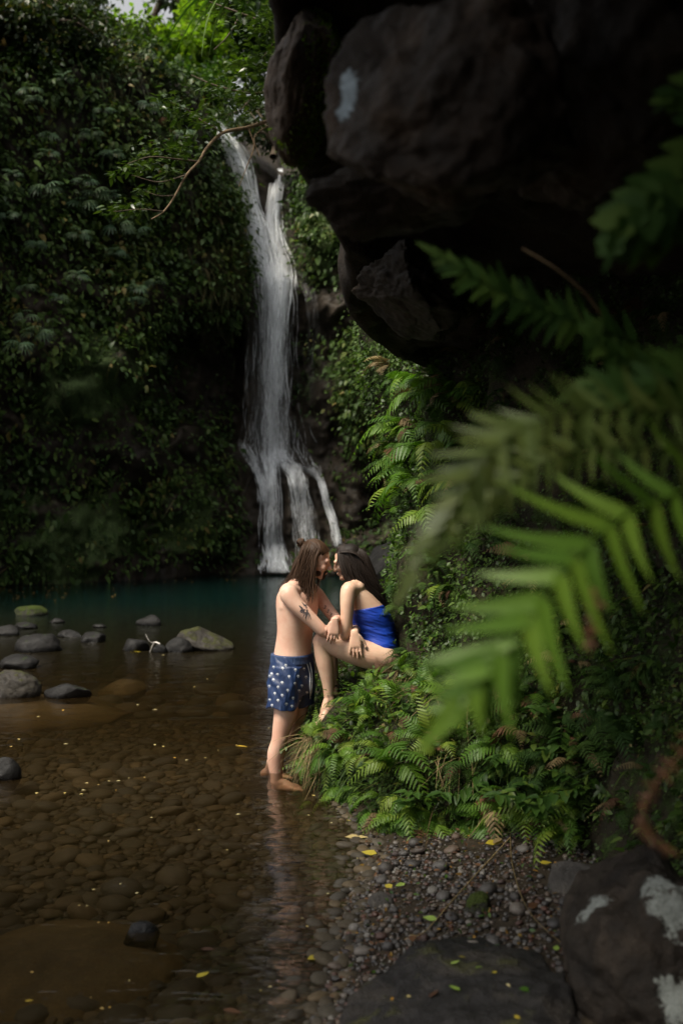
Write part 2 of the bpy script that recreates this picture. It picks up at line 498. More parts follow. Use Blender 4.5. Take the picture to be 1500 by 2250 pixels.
gy = np.unique(np.concatenate([np.linspace(-12, 2, 20), np.linspace(2, 9, 141), np.linspace(9, 32, 60), np.linspace(32, 90, 20)]))
GX, GY = np.meshgrid(gx, gy, indexing='ij')
GZ = ground_z(GX.ravel(), GY.ravel())
ground = obj('ground', mesh_np('ground', np.stack([GX.ravel(), GY.ravel(), GZ], 1), grid_faces(len(gx), len(gy))), M['sand'])
tag(ground, 'brown silty stream bed rising to a gravel shore', kind='structure')

# ---- water: one closed body
bm = bmesh.new()
vs = [bm.verts.new(v) for v in [(-38, -10, -3.2), (26, -10, -3.2), (26, 55, -3.2), (-38, 55, -3.2), (-38, -10, 0), (26, -10, 0), (26, 55, 0), (-38, 55, 0)]]
for f in [(3, 2, 1, 0), (4, 5, 6, 7), (0, 1, 5, 4), (1, 2, 6, 5), (2, 3, 7, 6), (3, 0, 4, 7)]:
    bm.faces.new([vs[i] for i in f])
me = bpy.data.meshes.new('water'); bm.to_mesh(me); bm.free()
water = obj('water', me, M['water'])
tag(water, 'clear brown pool water turning dark green below the waterfall', kind='structure')

# ---- the cliff round the pool: columns run up the wall, then back over its top
C_PX = np.array([-1500, -900, -500, -200, 0, 150, 300, 430, 520, 610, 680, 760, 850, 950, 1300, 1700])
C_Y0 = np.array([13, 16, 19, 22, 24.0, 25.3, 26.6, 27.8, 29.2, 30.6, 30.2, 29, 28, 27, 24, 20])
T_PX = np.array([-1500, -900, -300, 0, 150, 230, 300, 350, 430, 475, 500, 560, 610, 640, 700, 760, 900, 1700])
T_PY = np.array([-250, -250, -160, -60, 20, 80, 140, 180, 235, 268, 285, 300, 350, 360, 330, 200, -50, -50])
cols = np.unique(np.concatenate([np.linspace(-1500, -150, 60), np.linspace(-150, 950, 260), np.linspace(950, 1700, 25)]))
NZ, NB = 230, 26
def cliff_base(px):
    return np.interp(px, C_PX, C_Y0)
def cliff_bulge(px, py):
    wq = np.stack([px / 90, py / 90, 0 * px], 1)
    wk = 1 - 0.8 * blob(px, py, 600, 700, 90, 480, 6)
    px = px + 60 * fbm(wq, 21, 4) * wk
    py = py + 110 * fbm(wq + 9.3, 22, 4) * wk
    b = 0 * px
    up = ss(540, 505, px)
    b = b + 1.1 * up * (1 - ss(640, 705, py) * ss(250, 380, px)) * ss(60, 240, py) * ss(1000, 820, py)
    b = b - 1.6 * ss(310, 400, px) * ss(548, 500, px) * ss(680, 730, py) * ss(1010, 940, py)
    b = b + 0.8 * blob(px, py, 190, 850, 120, 110)
    b = b + 0.5 * ss(540, 470, px) * ss(40, 180, px) * blob(py, 0 * py, 1005, 0, 52, 1)
    b = b - 0.25 * ss(540, 470, px) * ss(40, 180, px) * blob(py, 0 * py, 1072, 0, 30, 1)
    b = b + 0.8 * blob(px, py, 150, 1190, 150, 90)
    b = b - 0.9 * blob(px, py, 315, 1185, 22, 70)
    b = b + 0.7 * blob(px, py, 430, 1150, 70, 90)
    # chute of the fall: leans back towards the lip, steps at the ledges
    ch = ss(455, 500, px) * ss(720, 640, px)
    b = b - 2.2 * ch * ss(620, 280, py)
    b = b + 0.5 * ch * ss(600, 625, py) * ss(720, 640, py)
    # the rock below the fall
    cone = np.clip(1 - np.abs(px - 632) / (60 + 0.34 * np.clip(py - 990, 0, 400)), 0, 1)
    b = b + 2.1 * cone ** 0.7 * ss(975, 1060, py) + 0.5 * cone * ss(1100, 1255, py)
    b = b + 0.9 * blob(px, py, 700, 520, 45, 100) + 1.1 * blob(px, py, 820, 880, 55, 110)
    b = b + 0.7 * blob(px, py, 700, 690, 50, 40)
    b = b - 1.6 * blob(px, py, 735, 950, 40, 45) - 1.8 * blob(px, py, 850, 1110, 60, 80)
    return b
CV = []; CM = []
nc = len(cols)
tpx = np.repeat(cols[:, None], NZ, 1)
y0 = cliff_base(tpx)
ztop = CAMZ + (1125 - np.interp(tpx, T_PX, T_PY)) / FPX * y0
zz = -3.0 + (ztop + 3.0) * np.linspace(0, 1, NZ)[None, :]
pyy = 1125 - FPX * (zz - CAMZ) / y0
yy = y0 - cliff_bulge(tpx.ravel(), pyy.ravel()).reshape(tpx.shape)
pw = np.stack([((tpx - 750) / FPX * yy).ravel(), yy.ravel(), zz.ravel()], 1)
nd = 0.8 * fbm(pw * 0.35, 11, 4) + 0.55 * fbm(pw * np.array([1.1, 1.1, 1.5]), 12, 4) + 0.12 * fbm(pw * 4, 13, 3)
kl = (blob(tpx.ravel(), pyy.ravel(), 590, 700, 75, 420, 4))
yy = yy - (nd * (1 - 0.75 * kl)).reshape(yy.shape)
# plateau behind the rim
bk = np.linspace(0, 1, NB + 1)[1:] ** 1.6 * 30
ytopr = yy[:, -1:]
ypl = ytopr + bk[None, :]
xpl = ((cols - 750) / FPX * yy[:, -1])[:, None] + ((cols - 750) / FPX)[:, None] * bk[None, :] * 0.6
zpl = zz[:, -1:] + 0.10 * bk[None, :] * ss(560, 300, cols)[:, None] + 0.42 * bk[None, :] * (ss(420, 520, cols))[:, None] + 0.25 * np.sin(bk)[None, :]
X = np.concatenate([(tpx - 750) / FPX * yy, xpl], 1)
Yc = np.concatenate([yy, ypl], 1)
Zc = np.concatenate([zz, zpl], 1)
cliffV = np.stack([X.ravel(), Yc.ravel(), Zc.ravel()], 1)
PXc = 750 + FPX * X / Yc; PYc = 1125 - FPX * (Zc - CAMZ) / Yc
px_, py_ = PXc.ravel(), PYc.ravel()
rockness = (blob(px_ + 40 * fbm(cliffV * .8, 23, 3), py_ + 60 * fbm(cliffV * .9, 24, 3), 340, 1000, 170, 40, 3) * 0.8 + blob(px_, py_, 590, 700, 70, 480, 6) + blob(px_, py_, 640, 1120, 130, 130, 4)
            + blob(px_, py_, 440, 840, 95, 120, 4) * 0.75 + blob(px_, py_, 700, 690, 50, 45, 3) + blob(px_, py_, 380, 1250, 130, 26, 3) + blob(px_, py_, 730, 950, 60, 60, 3))
moss_c = np.clip(0.36 - rockness + 0.45 * blob(px_, py_, 190, 850, 110, 100) + 0.45 * blob(px_, py_, 700, 520, 50, 110) + 0.4 * blob(px_, py_, 180, 1190, 170, 80) + .3 * blob(px_, py_, 430, 1150, 70, 90), 0, 1)
NZZ = NZ + NB
cliff_me = mesh_np('cliff', cliffV, grid_faces(nc, NZZ)[:, ::-1], attrs={'moss': moss_c})
cliff = obj('cliff', cliff_me, M['cliff'])
tag(cliff, 'tall dark mossy rock cliff round the back of the pool', kind='structure')

# ---- right bank: a sheet swept along its foot line
FOOT = np.array([(6, 26), (3.6, 19), (2.2, 15), (1.25, 12), (.62, 10), (.12, 8.7), (-.17, 7.8), (-.22, 7.2), (-.16, 6.65), (.12, 6.15), (.32, 5.65), (.75, 5.3), (1.08, 4.8), (1.16, 4.0), (1.12, 3.0), (1.02, 2.0), (1.0, 0.8), (1.1, -1), (1.4, -4)], float)
def catmull(pts, n):
    pts = np.asarray(pts, float)
    q = np.vstack([2 * pts[0] - pts[1], pts, 2 * pts[-1] - pts[-2]])
    m = len(pts) - 1
    t = np.linspace(0, m, n)
    i = np.minimum(t.astype(int), m - 1); f = (t - i)[:, None]
    a, b, c, d = q[i], q[i + 1], q[i + 2], q[i + 3]
    return 0.5 * (2 * b + (c - a) * f + (2 * a - 5 * b + 4 * c - d) * f ** 2 + (-a + 3 * b - 3 * c + d) * f ** 3)
NS, NW = 420, 130
ft = catmull(FOOT, NS)
tg = np.gradient(ft, axis=0); tg /= np.linalg.norm(tg, axis=1)[:, None]
inn = np.stack([-tg[:, 1], tg[:, 0]], 1)
kn = np.ones(9) / 9
for _ in range(3):
    inn = np.stack([np.convolve(np.pad(inn[:, k], 4, 'edge'), kn, 'valid') for k in (0, 1)], 1)
inn /= np.linalg.norm(inn, axis=1)[:, None]
zb = np.linspace(-0.45, 4.4, NW)
prof_a = np.interp(zb, [-.45, 0, .18, .34, .46, .60, .70, .80, 1.1, 1.6, 2.3, 2.9, 4.4], [-.04, 0, .02, .06, .16, .32, .50, .60, .66, .74, .86, .95, 1.1])   # by the couple
prof_b = np.interp(zb, [-.45, 0, .5, 1.1, 1.6, 2.2, 2.6, 3.0, 4.4], [-.05, 0, .15, .34, .46, .40, .26, .12, .0])                                             # beyond them
prof_c = np.interp(zb, [-.45, 0, .3, .8, 1.5, 2.2, 3.0, 4.4], [-.05, 0, .16, .36, .48, .55, .62, .72])                                                        # by the camera
Yf = ft[:, 1]
wa = ss(5.2, 5.9, Yf) * ss(8.8, 7.8, Yf); wb = ss(7.8, 8.8, Yf); wc = 1 - wa - wb
W = wa[:, None] * prof_a + wb[:, None] * prof_b + wc[:, None] * prof_c
bp = np.stack([(ft[:, 0:1] + inn[:, 0:1] * W).ravel(), (ft[:, 1:2] + inn[:, 1:2] * W).ravel(), np.tile(zb, NS)], 1)
dn = 0.10 * fbm(bp * 2.2, 31, 4) + 0.06 * fbm(bp * 7, 32, 4) + 0.05
dn = dn * np.tile(ss(-0.1, 0.3, zb), NS)
seatm = np.exp(-(((bp[:, 0] - .28) / .3) ** 2 + ((bp[:, 1] - 6.95) / .3) ** 2 + ((bp[:, 2] - .62) / .16) ** 2))
dn = dn * (1 - 0.85 * seatm) - 0.06 * seatm
bp[:, 0] -= np.repeat(inn[:, 0], NW) * dn
bp[:, 1] -= np.repeat(inn[:, 1], NW) * dn
moss_b = np.clip(0.45 + 0.2 * fbm(bp * 1.5, 33, 3) - 0.5 * ss(0.25, 0.0, bp[:, 2]), 0, 1)
bank_me = mesh_np('bank', bp, grid_faces(NS, NW)[:, ::-1], attrs={'moss': moss_b})
bank = obj('bank', bank_me, M['bank'])
tag(bank, 'steep overgrown earth bank on the right of the pool', kind='structure')

# ---- rocks
ICO = {}
def ico(sub):
    if sub not in ICO:
        b = bmesh.new(); bmesh.ops.create_icosphere(b, subdivisions=sub, radius=1.0)
        b.verts.ensure_lookup_table()
        ICO[sub] = (np.array([v.co[:] for v in b.verts]), np.array([[v.index for v in f.verts] for f in b.faces]))
        b.free()
    return ICO[sub]
def rock_V(seed, dims, sub=4, cuts=7, rough=0.16, cutdepth=(0.62, 0.92), freq=1.2):
    V, F = ico(sub)
    V = V.copy()
    r = np.random.default_rng(seed)
    for k in range(cuts):
        n = r.normal(size=3); n /= np.linalg.norm(n)
        d = r.uniform(*cutdepth)
        s = V @ n
        over = np.clip(s - d, 0, None)
        V -= over[:, None] * n * 0.92
    nn = V / np.linalg.norm(V, axis=1)[:, None]
    V = V + nn * (rough * fbm(V * freq + seed * 3.1, seed, 5, 0.5))[:, None] + nn * (rough * .35 * np.abs(fbm(V * freq * 3.3 + seed, seed + 9, 3)))[:, None]
    return V * np.asarray(dims), F
def rock(name, loc, dims, seed, mat, label, cat='rock', group=None, rot=(0, 0, 0), sub=4, parent=None, **kw):
    V, F = rock_V(seed, dims, sub, **kw)
    o = obj(name, mesh_np(name, V, F), mat, parent)
    o.location = loc; o.rotation_euler = rot
    if label: tag(o, label, cat, group)
    return o

# ---- the overhang above the camera: lip curve swept up and back to the bank
LIP = [P(560, -60, 3.4), P(612, 150, 3.7), P(622, 330, 4.1), P(655, 410, 4.5), P(705, 480, 4.9), P(752, 590, 5.4), P(750, 690, 5.9), P(850, 790, 6.7), P(1000, 845, 7.5), P(1180, 870, 8.2)]
lip = catmull(np.array([p[:] for p in LIP]), 150)
SEC = np.array([(2.2, .3, -.35), (1.6, .25, -.2), (1.0, .2, 0.0), (.55, .15, .08), (.25, .1, .06), (.07, .02, .01), (0, 0, .07), (.04, -.0, .3), (.12, .05, .7), (.35, .2, 1.3), (.9, .5, 2.2), (2.2, 1.0, 3.4)])
sec = catmull(SEC, 70)
OV = (lip[:, None, :] + sec[None, :, :] * np.array([1, 1, 1.0])).reshape(-1, 3)
dd = 0.30 * fbm(OV * 1.1, 41, 5) + 0.20 * np.abs(fbm(OV * 3.5, 42, 4)) + 0.03 * fbm(OV * 14, 43, 3)
lipness = np.tile(np.exp(-np.linalg.norm(sec, axis=1) / .25), 150)
OV[:, 2] += dd * (0.7 - 0.4 * lipness); OV[:, 0] -= dd * (0.45 - .2 * lipness) - 0.02
over_me = mesh_np('rock_overhang', OV, grid_faces(150, 70))
overhang = obj('rock_overhang', over_me, M['overhang'])
tag(overhang, 'dark overhanging rock roof jutting out above the ferns', kind='structure')

# ---- unseen roof and back wall, added to keep light off the foreground
CS = np.array([(3.3, 4.6), (2.75, 3.75), (2.2, 3.35), (1.0, 3.15), (-1.0, 3.0), (-2.6, 2.5), (-3.5, 1.4), (-3.8, 0.2), (-3.9, -.6)])
cs = catmull(CS, 60); cxs = np.linspace(-0.45, 4.5, 60)
CX, CK = np.meshgrid(cxs, np.arange(60), indexing='ij')
sv_ = np.column_stack([CX.ravel(), cs[CK.ravel(), 0], cs[CK.ravel(), 1]])
sv_[:, 2] += .5 * ss(0.3, -.45, sv_[:, 0]) * (sv_[:, 2] > 2) + .22 * fbm(sv_ * .9, 45, 4)
sv_[:, 0] -= .75 * ss(1.2, 1.8, sv_[:, 1]) * ss(1.0, -.45, sv_[:, 0])
sv_[:, 1] += .25 * fbm(sv_ * .8 + 7, 46, 4)
shade_rock = obj('added_shade_rock', mesh_np('added_shade_rock', sv_, grid_faces(60, 60)), M['overhang'])
tag(shade_rock, 'unseen rock roof and back wall added round the viewer to shade the foreground', kind='structure')

def rock_spot(o, px, py):
    mi = o.matrix_basis.inverted(); a = mi @ Vector((0, 0, CAMZ)); d_ = (mi @ P(px, py, 5)) - a
    ok_, loc, nr, _ = o.ray_cast(a, d_.normalized())
    return tuple(loc) if ok_ else (9, 9, 9)
ob1 = rock('overhanging_boulder', P(1000, 262, 2.45), (.32, .40, .27), 51, None, 'big dark boulder overhead with one pale blue lichen patch', 'boulder', sub=6, cuts=22, rough=.20, cutdepth=(.60, .92), freq=1.8)
bpy.context.view_layer.update()
M['rock_lichen'] = mat_rock('rock_lichen', (0.004, 0.003, 0.0025), (0.021, 0.015, 0.011), (0.075, 0.052, 0.036), lichen=[(rock_spot(ob1, 762, 208), 0.055)], scale=3.5, bump=0.8, rough=0.7, lichencol=(0.30, 0.36, 0.40))
ob1.data.materials.append(M['rock_lichen'])
M['rock_brownmoss'] = mat_rock('rock_brownmoss', (0.04, 0.03, 0.022), (0.10, 0.075, 0.058), (0.22, 0.175, 0.14), moss=0.5, mosscol=(0.07, 0.08, 0.012), scale=5, bump=0.8, rough=0.7)
rock('mossy_boulder', P(672, 190, 3.7), (.125, .3, .26), 53, M['rock_brownmoss'], 'brown rock with green moss hanging left of the dark overhang', 'boulder', sub=6, cuts=8, rough=.2, rot=(0, .22, 0))
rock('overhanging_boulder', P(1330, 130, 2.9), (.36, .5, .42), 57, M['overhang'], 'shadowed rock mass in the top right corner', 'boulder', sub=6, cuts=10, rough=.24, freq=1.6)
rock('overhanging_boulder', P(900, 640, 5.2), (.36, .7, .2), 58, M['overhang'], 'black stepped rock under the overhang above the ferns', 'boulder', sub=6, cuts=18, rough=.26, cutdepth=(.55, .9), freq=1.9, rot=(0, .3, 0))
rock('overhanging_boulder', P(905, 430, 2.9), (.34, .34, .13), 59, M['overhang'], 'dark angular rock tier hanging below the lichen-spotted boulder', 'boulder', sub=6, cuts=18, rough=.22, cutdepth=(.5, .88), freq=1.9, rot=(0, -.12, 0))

# ================================================================== PEOPLE
YM = 6.93
def Q(px, py, dy=0.0):
    return np.array(P(px, py, YM + dy)[:])
def uv_ring(c, a, b, n=24, p=2.0):
    th = np.linspace(0, 2 * np.pi, n, endpoint=False)
    cs, sn = np.cos(th), np.sin(th)
    cs = np.sign(cs) * np.abs(cs) ** (2 / p); sn = np.sign(sn) * np.abs(sn) ** (2 / p)
    return c[None] + cs[:, None] * a[None] + sn[:, None] * b[None]
class Parts:
    """collects closed solids that a voxel remesh fuses into one surface"""
    def __init__(s): s.V = []; s.F = []; s.n = 0
    def add(s, V, faces):
        s.V.append(np.asarray(V)); s.F += [tuple(int(i) + s.n for i in f) for f in faces]; s.n += len(V)
    def rings(s, rings):
        n = len(rings[0]); V = np.concatenate(rings); m = len(rings)
        f = [tuple(x) for x in np.stack([np.stack([i * n + np.arange(n), i * n + (np.arange(n) + 1) % n, (i + 1) * n + (np.arange(n) + 1) % n, (i + 1) * n + np.arange(n)], 1) for i in range(m - 1)]).reshape(-1, 4)]
        V = np.vstack([V, rings[0].mean(0), rings[-1].mean(0)])
        a, b = m * n, m * n + 1
        f += [(a, (i + 1) % n, i) for i in range(n)]
        f += [(b, (m - 1) * n + i, (m - 1) * n + (i + 1) % n) for i in range(n)]
        s.add(V, f)
    def limb(s, pts, seg=8, n=28, flat=None, cap=True):
        """pts: (x,y,z,r); flat=(axis, ratio) squashes the section along an axis"""
        pts = np.asarray(pts, float)
        c = catmull(pts, (len(pts) - 1) * seg + 1)
        c[:, 3] = np.maximum(c[:, 3], 0.002)
        P3, R = c[:, :3], c[:, 3]
        T = np.gradient(P3, axis=0); T /= np.linalg.norm(T, axis=1)[:, None] + 1e-9
        if cap:
            st = [(0.0, 0.98, 0.25), (0.0, 0.78, 0.62), (0.0, 0.45, 0.9)]
            pre = [(P3[0] - T[0] * R[0] * k[1], R[0] * math.sqrt(max(0, 1 - k[1] ** 2))) for k in st]
            post = [(P3[-1] + T[-1] * R[-1] * k[1], R[-1] * math.sqrt(max(0, 1 - k[1] ** 2))) for k in st[::-1]]
            P3 = np.vstack([[p for p, _ in pre], P3, [p for p, _ in post]])
            R = np.concatenate([[r for _, r in pre], R, [r for _, r in post]])
            T = np.vstack([np.repeat(T[:1], 3, 0), T, np.repeat(T[-1:], 3, 0)])
        ref = np.array([0.31, 0.12, 0.94]) if abs(T[len(T) // 2][2]) < 0.8 else np.array([0.95, 0.2, 0.1])
        if flat is not None: ref = np.asarray(flat[0], float)
        rings = []
        for p, r, t in zip(P3, R, T):
            a = ref - t * np.dot(ref, t); a /= np.linalg.norm(a) + 1e-9
            b = np.cross(t, a)
            rings.append(uv_ring(p, a * r * (flat[1] if flat else 1), b * r, n))
        s.rings(rings)
    def ell(s, c, A, r):
        """ellipsoid at c; A = three axes as rows; r = radii"""
        V, F = ico(3)
        s.add(np.asarray(c) + (V * np.asarray(r)) @ np.asarray(A), [tuple(f) for f in F])
    def mesh(s, name):
        me = bpy.data.meshes.new(name)
        me.from_pydata(np.concatenate(s.V).tolist(), [], s.F)
        me.update()
        b = bmesh.new(); b.from_mesh(me); bmesh.ops.recalc_face_normals(b, faces=b.faces); b.to_mesh(me); b.free()
        return me
    def fused(s, name, voxel=0.004, smooth=4, fac=0.5):
        me = s.mesh(name + '_tmp')
        o = bpy.data.objects.new(name + '_tmp', me); COL.objects.link(o)
        m = o.modifiers.new('r', 'REMESH'); m.mode = 'VOXEL'; m.voxel_size = voxel; m.use_smooth_shade = True
        if smooth:
            q = o.modifiers.new('s', 'SMOOTH'); q.factor = fac; q.iterations = smooth
        dg = bpy.context.evaluated_depsgraph_get()
        out = bpy.data.meshes.new_from_object(o.evaluated_get(dg))
        out.name = name
        bpy.data.objects.remove(o); bpy.data.meshes.remove(me)
        return out

def nrm(v):
    v = np.asarray(v, float); return v / np.linalg.norm(v)
def axes(f, up=(0, 0, 1)):
    f = nrm(f); l = nrm(np.cross(np.asarray(up, float), f)); u = np.cross(f, l)
    return np.array([f, l, u])

def head(parts, c, A, sc=1.0, fem=False):
    def w(p): return np.asarray(c) + (np.asarray(p) * sc) @ A
    def e(p, r): parts.ell(w(p), A, np.asarray(r) * sc)
    def cap(a, b, ra, rb):
        parts.limb([(*w(a), ra * sc), (*w((np.asarray(a) + b) / 2), (ra + rb) / 2 * sc), (*w(b), rb * sc)], 3, 12)
    e((-.018, 0, .034), (.098, .077, .088))
    e((.018, 0, -.02), (.074, .066, .088))
    e((.036, 0, -.062), (.056, .050 if fem else .054, .052))
    e((.074, 0, -.099), (.021, .024, .018))
    cap((-.03, .045, -.06), (.068, .02, -.098), .022, .018)
    cap((-.03, -.045, -.06), (.068, -.02, -.098), .022, .018)
    cap((.086, 0, .014), (.112, 0, -.026), .009, .0125)
    e((.103, .012, -.031), (.010, .008, .008)); e((.103, -.012, -.031), (.010, .008, .008))
    cap((.074, -.04, .024), (.074, .04, .024), .016, .016)
    e((.062, .040, -.03), (.024, .020, .026)); e((.062, -.040, -.03), (.024, .020, .026))
    e((.091, 0, -.058), (.011, .022, .007)); e((.089, 0, -.070), (.011, .020, .007))
    e((-.008, .074, -.012), (.018, .010, .030)); e((-.008, -.074, -.012), (.018, .010, .030))
    return w

def hand(parts, wrist, d, n, side, L=0.178, curl=(14, 22, 16), spread=5, wr=0.026, thumb_out=35, nails=None):
    """wrist point, finger direction d, back-of-hand normal n, side=+1/-1: thumb along +/- cross(d,n)"""
    d = nrm(d); n = nrm(np.asarray(n, float) - d * np.dot(n, d)); s = np.cross(d, n) * side
    k = L / 0.178
    w = np.asarray(wrist, float)
    rings = []
    for (t, a, b) in [(-.02, wr * .8, wr), (0, .021, .027), (.03, .018, .034), (.06, .0155, .040), (.085, .013, .041), (.097, .009, .039)]:
        rings.append(uv_ring(w + d * t * k, n * a * k, s * b * k, 20, 2.6))
    parts.rings(rings)
    lens = [.070, .078, .073, .058]
    offs = [.030, .010, -.011, -.031]
    st = [.088, .093, .089, .080]
    for q in range(4):
        ang = math.radians(spread) * (offs[q] / .03)
        dd = d * math.cos(ang) + s * math.sin(ang)
        p = w + (d * st[q] + s * offs[q]) * k
        pts = [(*(p - dd * .012 * k), .0098 * k)]
        cu = 0
        for j, fr in enumerate((.44, .31, .25)):
            cu += math.radians(curl[j] * (1 + 0.12 * (q - 1.5)))
            dir_ = dd * math.cos(cu) - n * math.sin(cu)
            p2 = p + dir_ * lens[q] * fr * k
            pts.append((*((p + p2) / 2), (.0092 - .0008 * j) * k)); pts.append((*p2, (.0090 - .0012 * j) * k))
            p = p2
        parts.limb(pts, 3, 10)
        if nails is not None: nails.append((p - dir_ * .006 * k + n * .0055 * k, dir_, n * math.cos(cu) + dd * math.sin(cu)))
    a = math.radians(thumb_out)
    td = d * math.cos(a) + s * math.sin(a) - n * 0.3
    td = nrm(td)
    p = w + (d * .02 + s * .024) * k
    parts.limb([(*p, .016 * k), (*(p + td * .035 * k), .0135 * k), (*(p + td * .062 * k + d * .004), .0105 * k), (*(p + nrm(td + d * .35) * .092 * k), .0085 * k)], 4, 12)

def foot(parts, ankle, heel, toe, up, r=1.0, side=1, toes=True):
    """foot solid from heel to toe, its upper side towards up"""
    heel, toe, ankle = map(lambda v: np.asarray(v, float), (heel, toe, ankle))
    d = nrm(toe - heel); L = np.linalg.norm(toe - heel)
    u = nrm(np.asarray(up, float) - d * np.dot(up, d)); s = np.cross(d, u)
    prof = [(-.02, .012, .016, .022), (.06, .030, .030, .03), (.2, .036, .034, .045), (.38, .036, .036, .042), (.55, .042, .030, .030), (.70, .047, .024, .024), (.80, .046, .018, .018), (.86, .040, .012, .014)]
    rings = []
    for (t, b, a, up_) in prof:
        rings.append(uv_ring(heel + d * t * L + u * up_ * .35 * r, u * a * r, s * b * r, 20, 2.4))
    parts.rings(rings)
    parts.limb([(*(heel + d * .18 * L + u * .02), .034 * r), (*((ankle + heel + d * .22 * L) / 2), .036 * r), (*ankle, .038 * r)], 4)
    parts.limb([(*(ankle), .036 * r), (*(heel + d * .42 * L + u * .032 * r), .030 * r), (*(heel + d * .62 * L + u * .012 * r), .024 * r)], 4)
    if toes:
        for q in range(5):
            off = (-.036 + .018 * q) * r * side
            ln = [.062, .056, .050, .044, .036][q] * r
            rr = [.013, .0098, .0094, .009, .0085][q] * r
            b = heel + d * (.80 - .035 * q * .5) * L - s * off
            parts.limb([(*b, rr), (*(b + d * ln * .6 + u * .004), rr), (*(b + d * ln - u * .004), rr * .85)], 3, 10)

def vert_arrays(me):
    V = np.empty(len(me.vertices) * 3, np.float32); me.vertices.foreach_get('co', V)
    return V.reshape(-1, 3).astype(float)
def set_attr(me, name, a):
    at = me.attributes.get(name) or me.attributes.new(name, 'FLOAT', 'POINT')
    at.data.foreach_set('value', np.ascontiguousarray(a, dtype=np.float32))
def bvh_of(me):
    V = vert_arrays(me)
    return BVHTree.FromPolygons([tuple(v) for v in V], [tuple(p.vertices) for p in me.polygons])
def tubes_mesh(name, paths, n=6, rnd=None):
    """paths: list of (k,4) arrays xyz r -> one mesh of tapered tubes"""
    VV, FF, RR = [], [], []; base = 0
    for q, c in enumerate(paths):
        c = np.asarray(c, float)
        T = np.gradient(c[:, :3], axis=0); T /= np.linalg.norm(T, axis=1)[:, None] + 1e-9
        ref = np.array([0.35, 0.9, 0.2]); a = np.cross(T, ref); a /= np.linalg.norm(a, axis=1)[:, None] + 1e-9
        b = np.cross(T, a)
        th = np.linspace(0, 2 * np.pi, n, endpoint=False)
        ring = c[:, None, :3] + c[:, None, 3:4] * (np.cos(th)[None, :, None] * a[:, None] + np.sin(th)[None, :, None] * b[:, None])
        m = len(c)
        VV.append(ring.reshape(-1, 3))
        i, j = np.meshgrid(np.arange(m - 1), np.arange(n), indexing='ij')
        f = np.stack([i * n + j, i * n + (j + 1) % n, (i + 1) * n + (j + 1) % n, (i + 1) * n + j], -1).reshape(-1, 4) + base
        FF.append(f); base += m * n
        RR.append(np.full(m * n, (rnd[q] if rnd is not None else random.random())))
    return mesh_np(name, np.concatenate(VV), np.concatenate(FF), attrs={'rnd': np.concatenate(RR)})

def project_strokes(name, tree, strokes, width, mat, parent, Yfrom=3.0, lift=0.0009):
    """flat ink or print strokes laid on a surface: polylines in picture pixels dropped on it along the line of sight"""
    VV, FF = [], []; base = 0
    o0 = Vector((0, 0, CAMZ))
    for st in strokes:
        st = np.asarray(st, float)
        w = width
        cc = catmull(st[:, :2], max(2, (len(st) - 1) * 4 + 1)) if len(st) > 2 else np.linspace(st[0, :2], st[1, :2], 4)
        tip = np.linspace(0, 1, len(cc))
        pts = []
        for (px, py) in cc:
            dv = (P(px, py, 7) - o0).normalized()
            h = tree.ray_cast(o0, dv)
            if h[0] is None: pts = None; break
            pts.append((np.array(h[0][:]), np.array(h[1][:])))
        if not pts: continue
        C = np.array([p for p, _ in pts]); N = np.array([n for _, n in pts])
        N = N.mean(0)[None] * 0.5 + N * 0.5
        N /= np.linalg.norm(N, axis=1)[:, None]
        if np.abs(np.diff(C[:, 1])).max() > 0.04: continue
        T = np.gradient(C, axis=0); T /= np.linalg.norm(T, axis=1)[:, None] + 1e-9
        S = np.cross(T, N); S /= np.linalg.norm(S, axis=1)[:, None] + 1e-9
        ww = (w * (0.35 + 0.65 * np.sin(np.pi * np.clip(tip * .9 + .05, 0, 1))))[:, None] * 0.5
        C = C + N * lift
        V = np.empty((2 * len(C), 3)); V[0::2] = C - S * ww; V[1::2] = C + S * ww
        k = np.arange(len(C) - 1) * 2 + base
        FF.append(np.stack([k, k + 1, k + 3, k + 2], 1)); VV.append(V); base += len(V)
    if not VV: return None
    return obj(name, mesh_np(name, np.concatenate(VV), np.concatenate(FF)), mat, parent)

def hair_locks(front, back, nu, rad, jit, seed, layers, npt=22, wob=0.006, ends=(0.82, 1.04)):
    """locks between a front and a back guide (px,py,dy); layers = list of dy offsets / mirror factors"""
    r = np.random.default_rng(seed)
    out, rn = [], []
    F = catmull(front, 60); B = catmull(back, 60)
    for (mul, off) in layers:
        for i in range(nu):
            u = (i + r.uniform(.1, .9)) / nu
            c = F * (1 - u) + B * u
            c = c.copy(); c[:, 2] = c[:, 2] * mul + off
            e = int(60 * r.uniform(*ends)); e = min(60, e)
            c = c[:e][np.linspace(0, e - 1, npt).astype(int)]
            t = np.linspace(0, 1, npt)
            W = np.array([Q(*p) for p in c])
            ph = r.uniform(0, 6.28, 3); fr = r.uniform(4, 9, 3)
            for k in range(3):
                W[:, k] += wob * t ** 1.2 * np.sin(fr[k] * t + ph[k]) + r.normal(0, jit) * t
            R = rad * r.uniform(.6, 1.25) * np.clip(np.sin(np.pi * np.clip(t * .8 + .2, 0, 1)) ** .6, .08, 1)
            out.append(np.column_stack([W, R])); rn.append(.25 + .4 * r.random())
    return out, rn

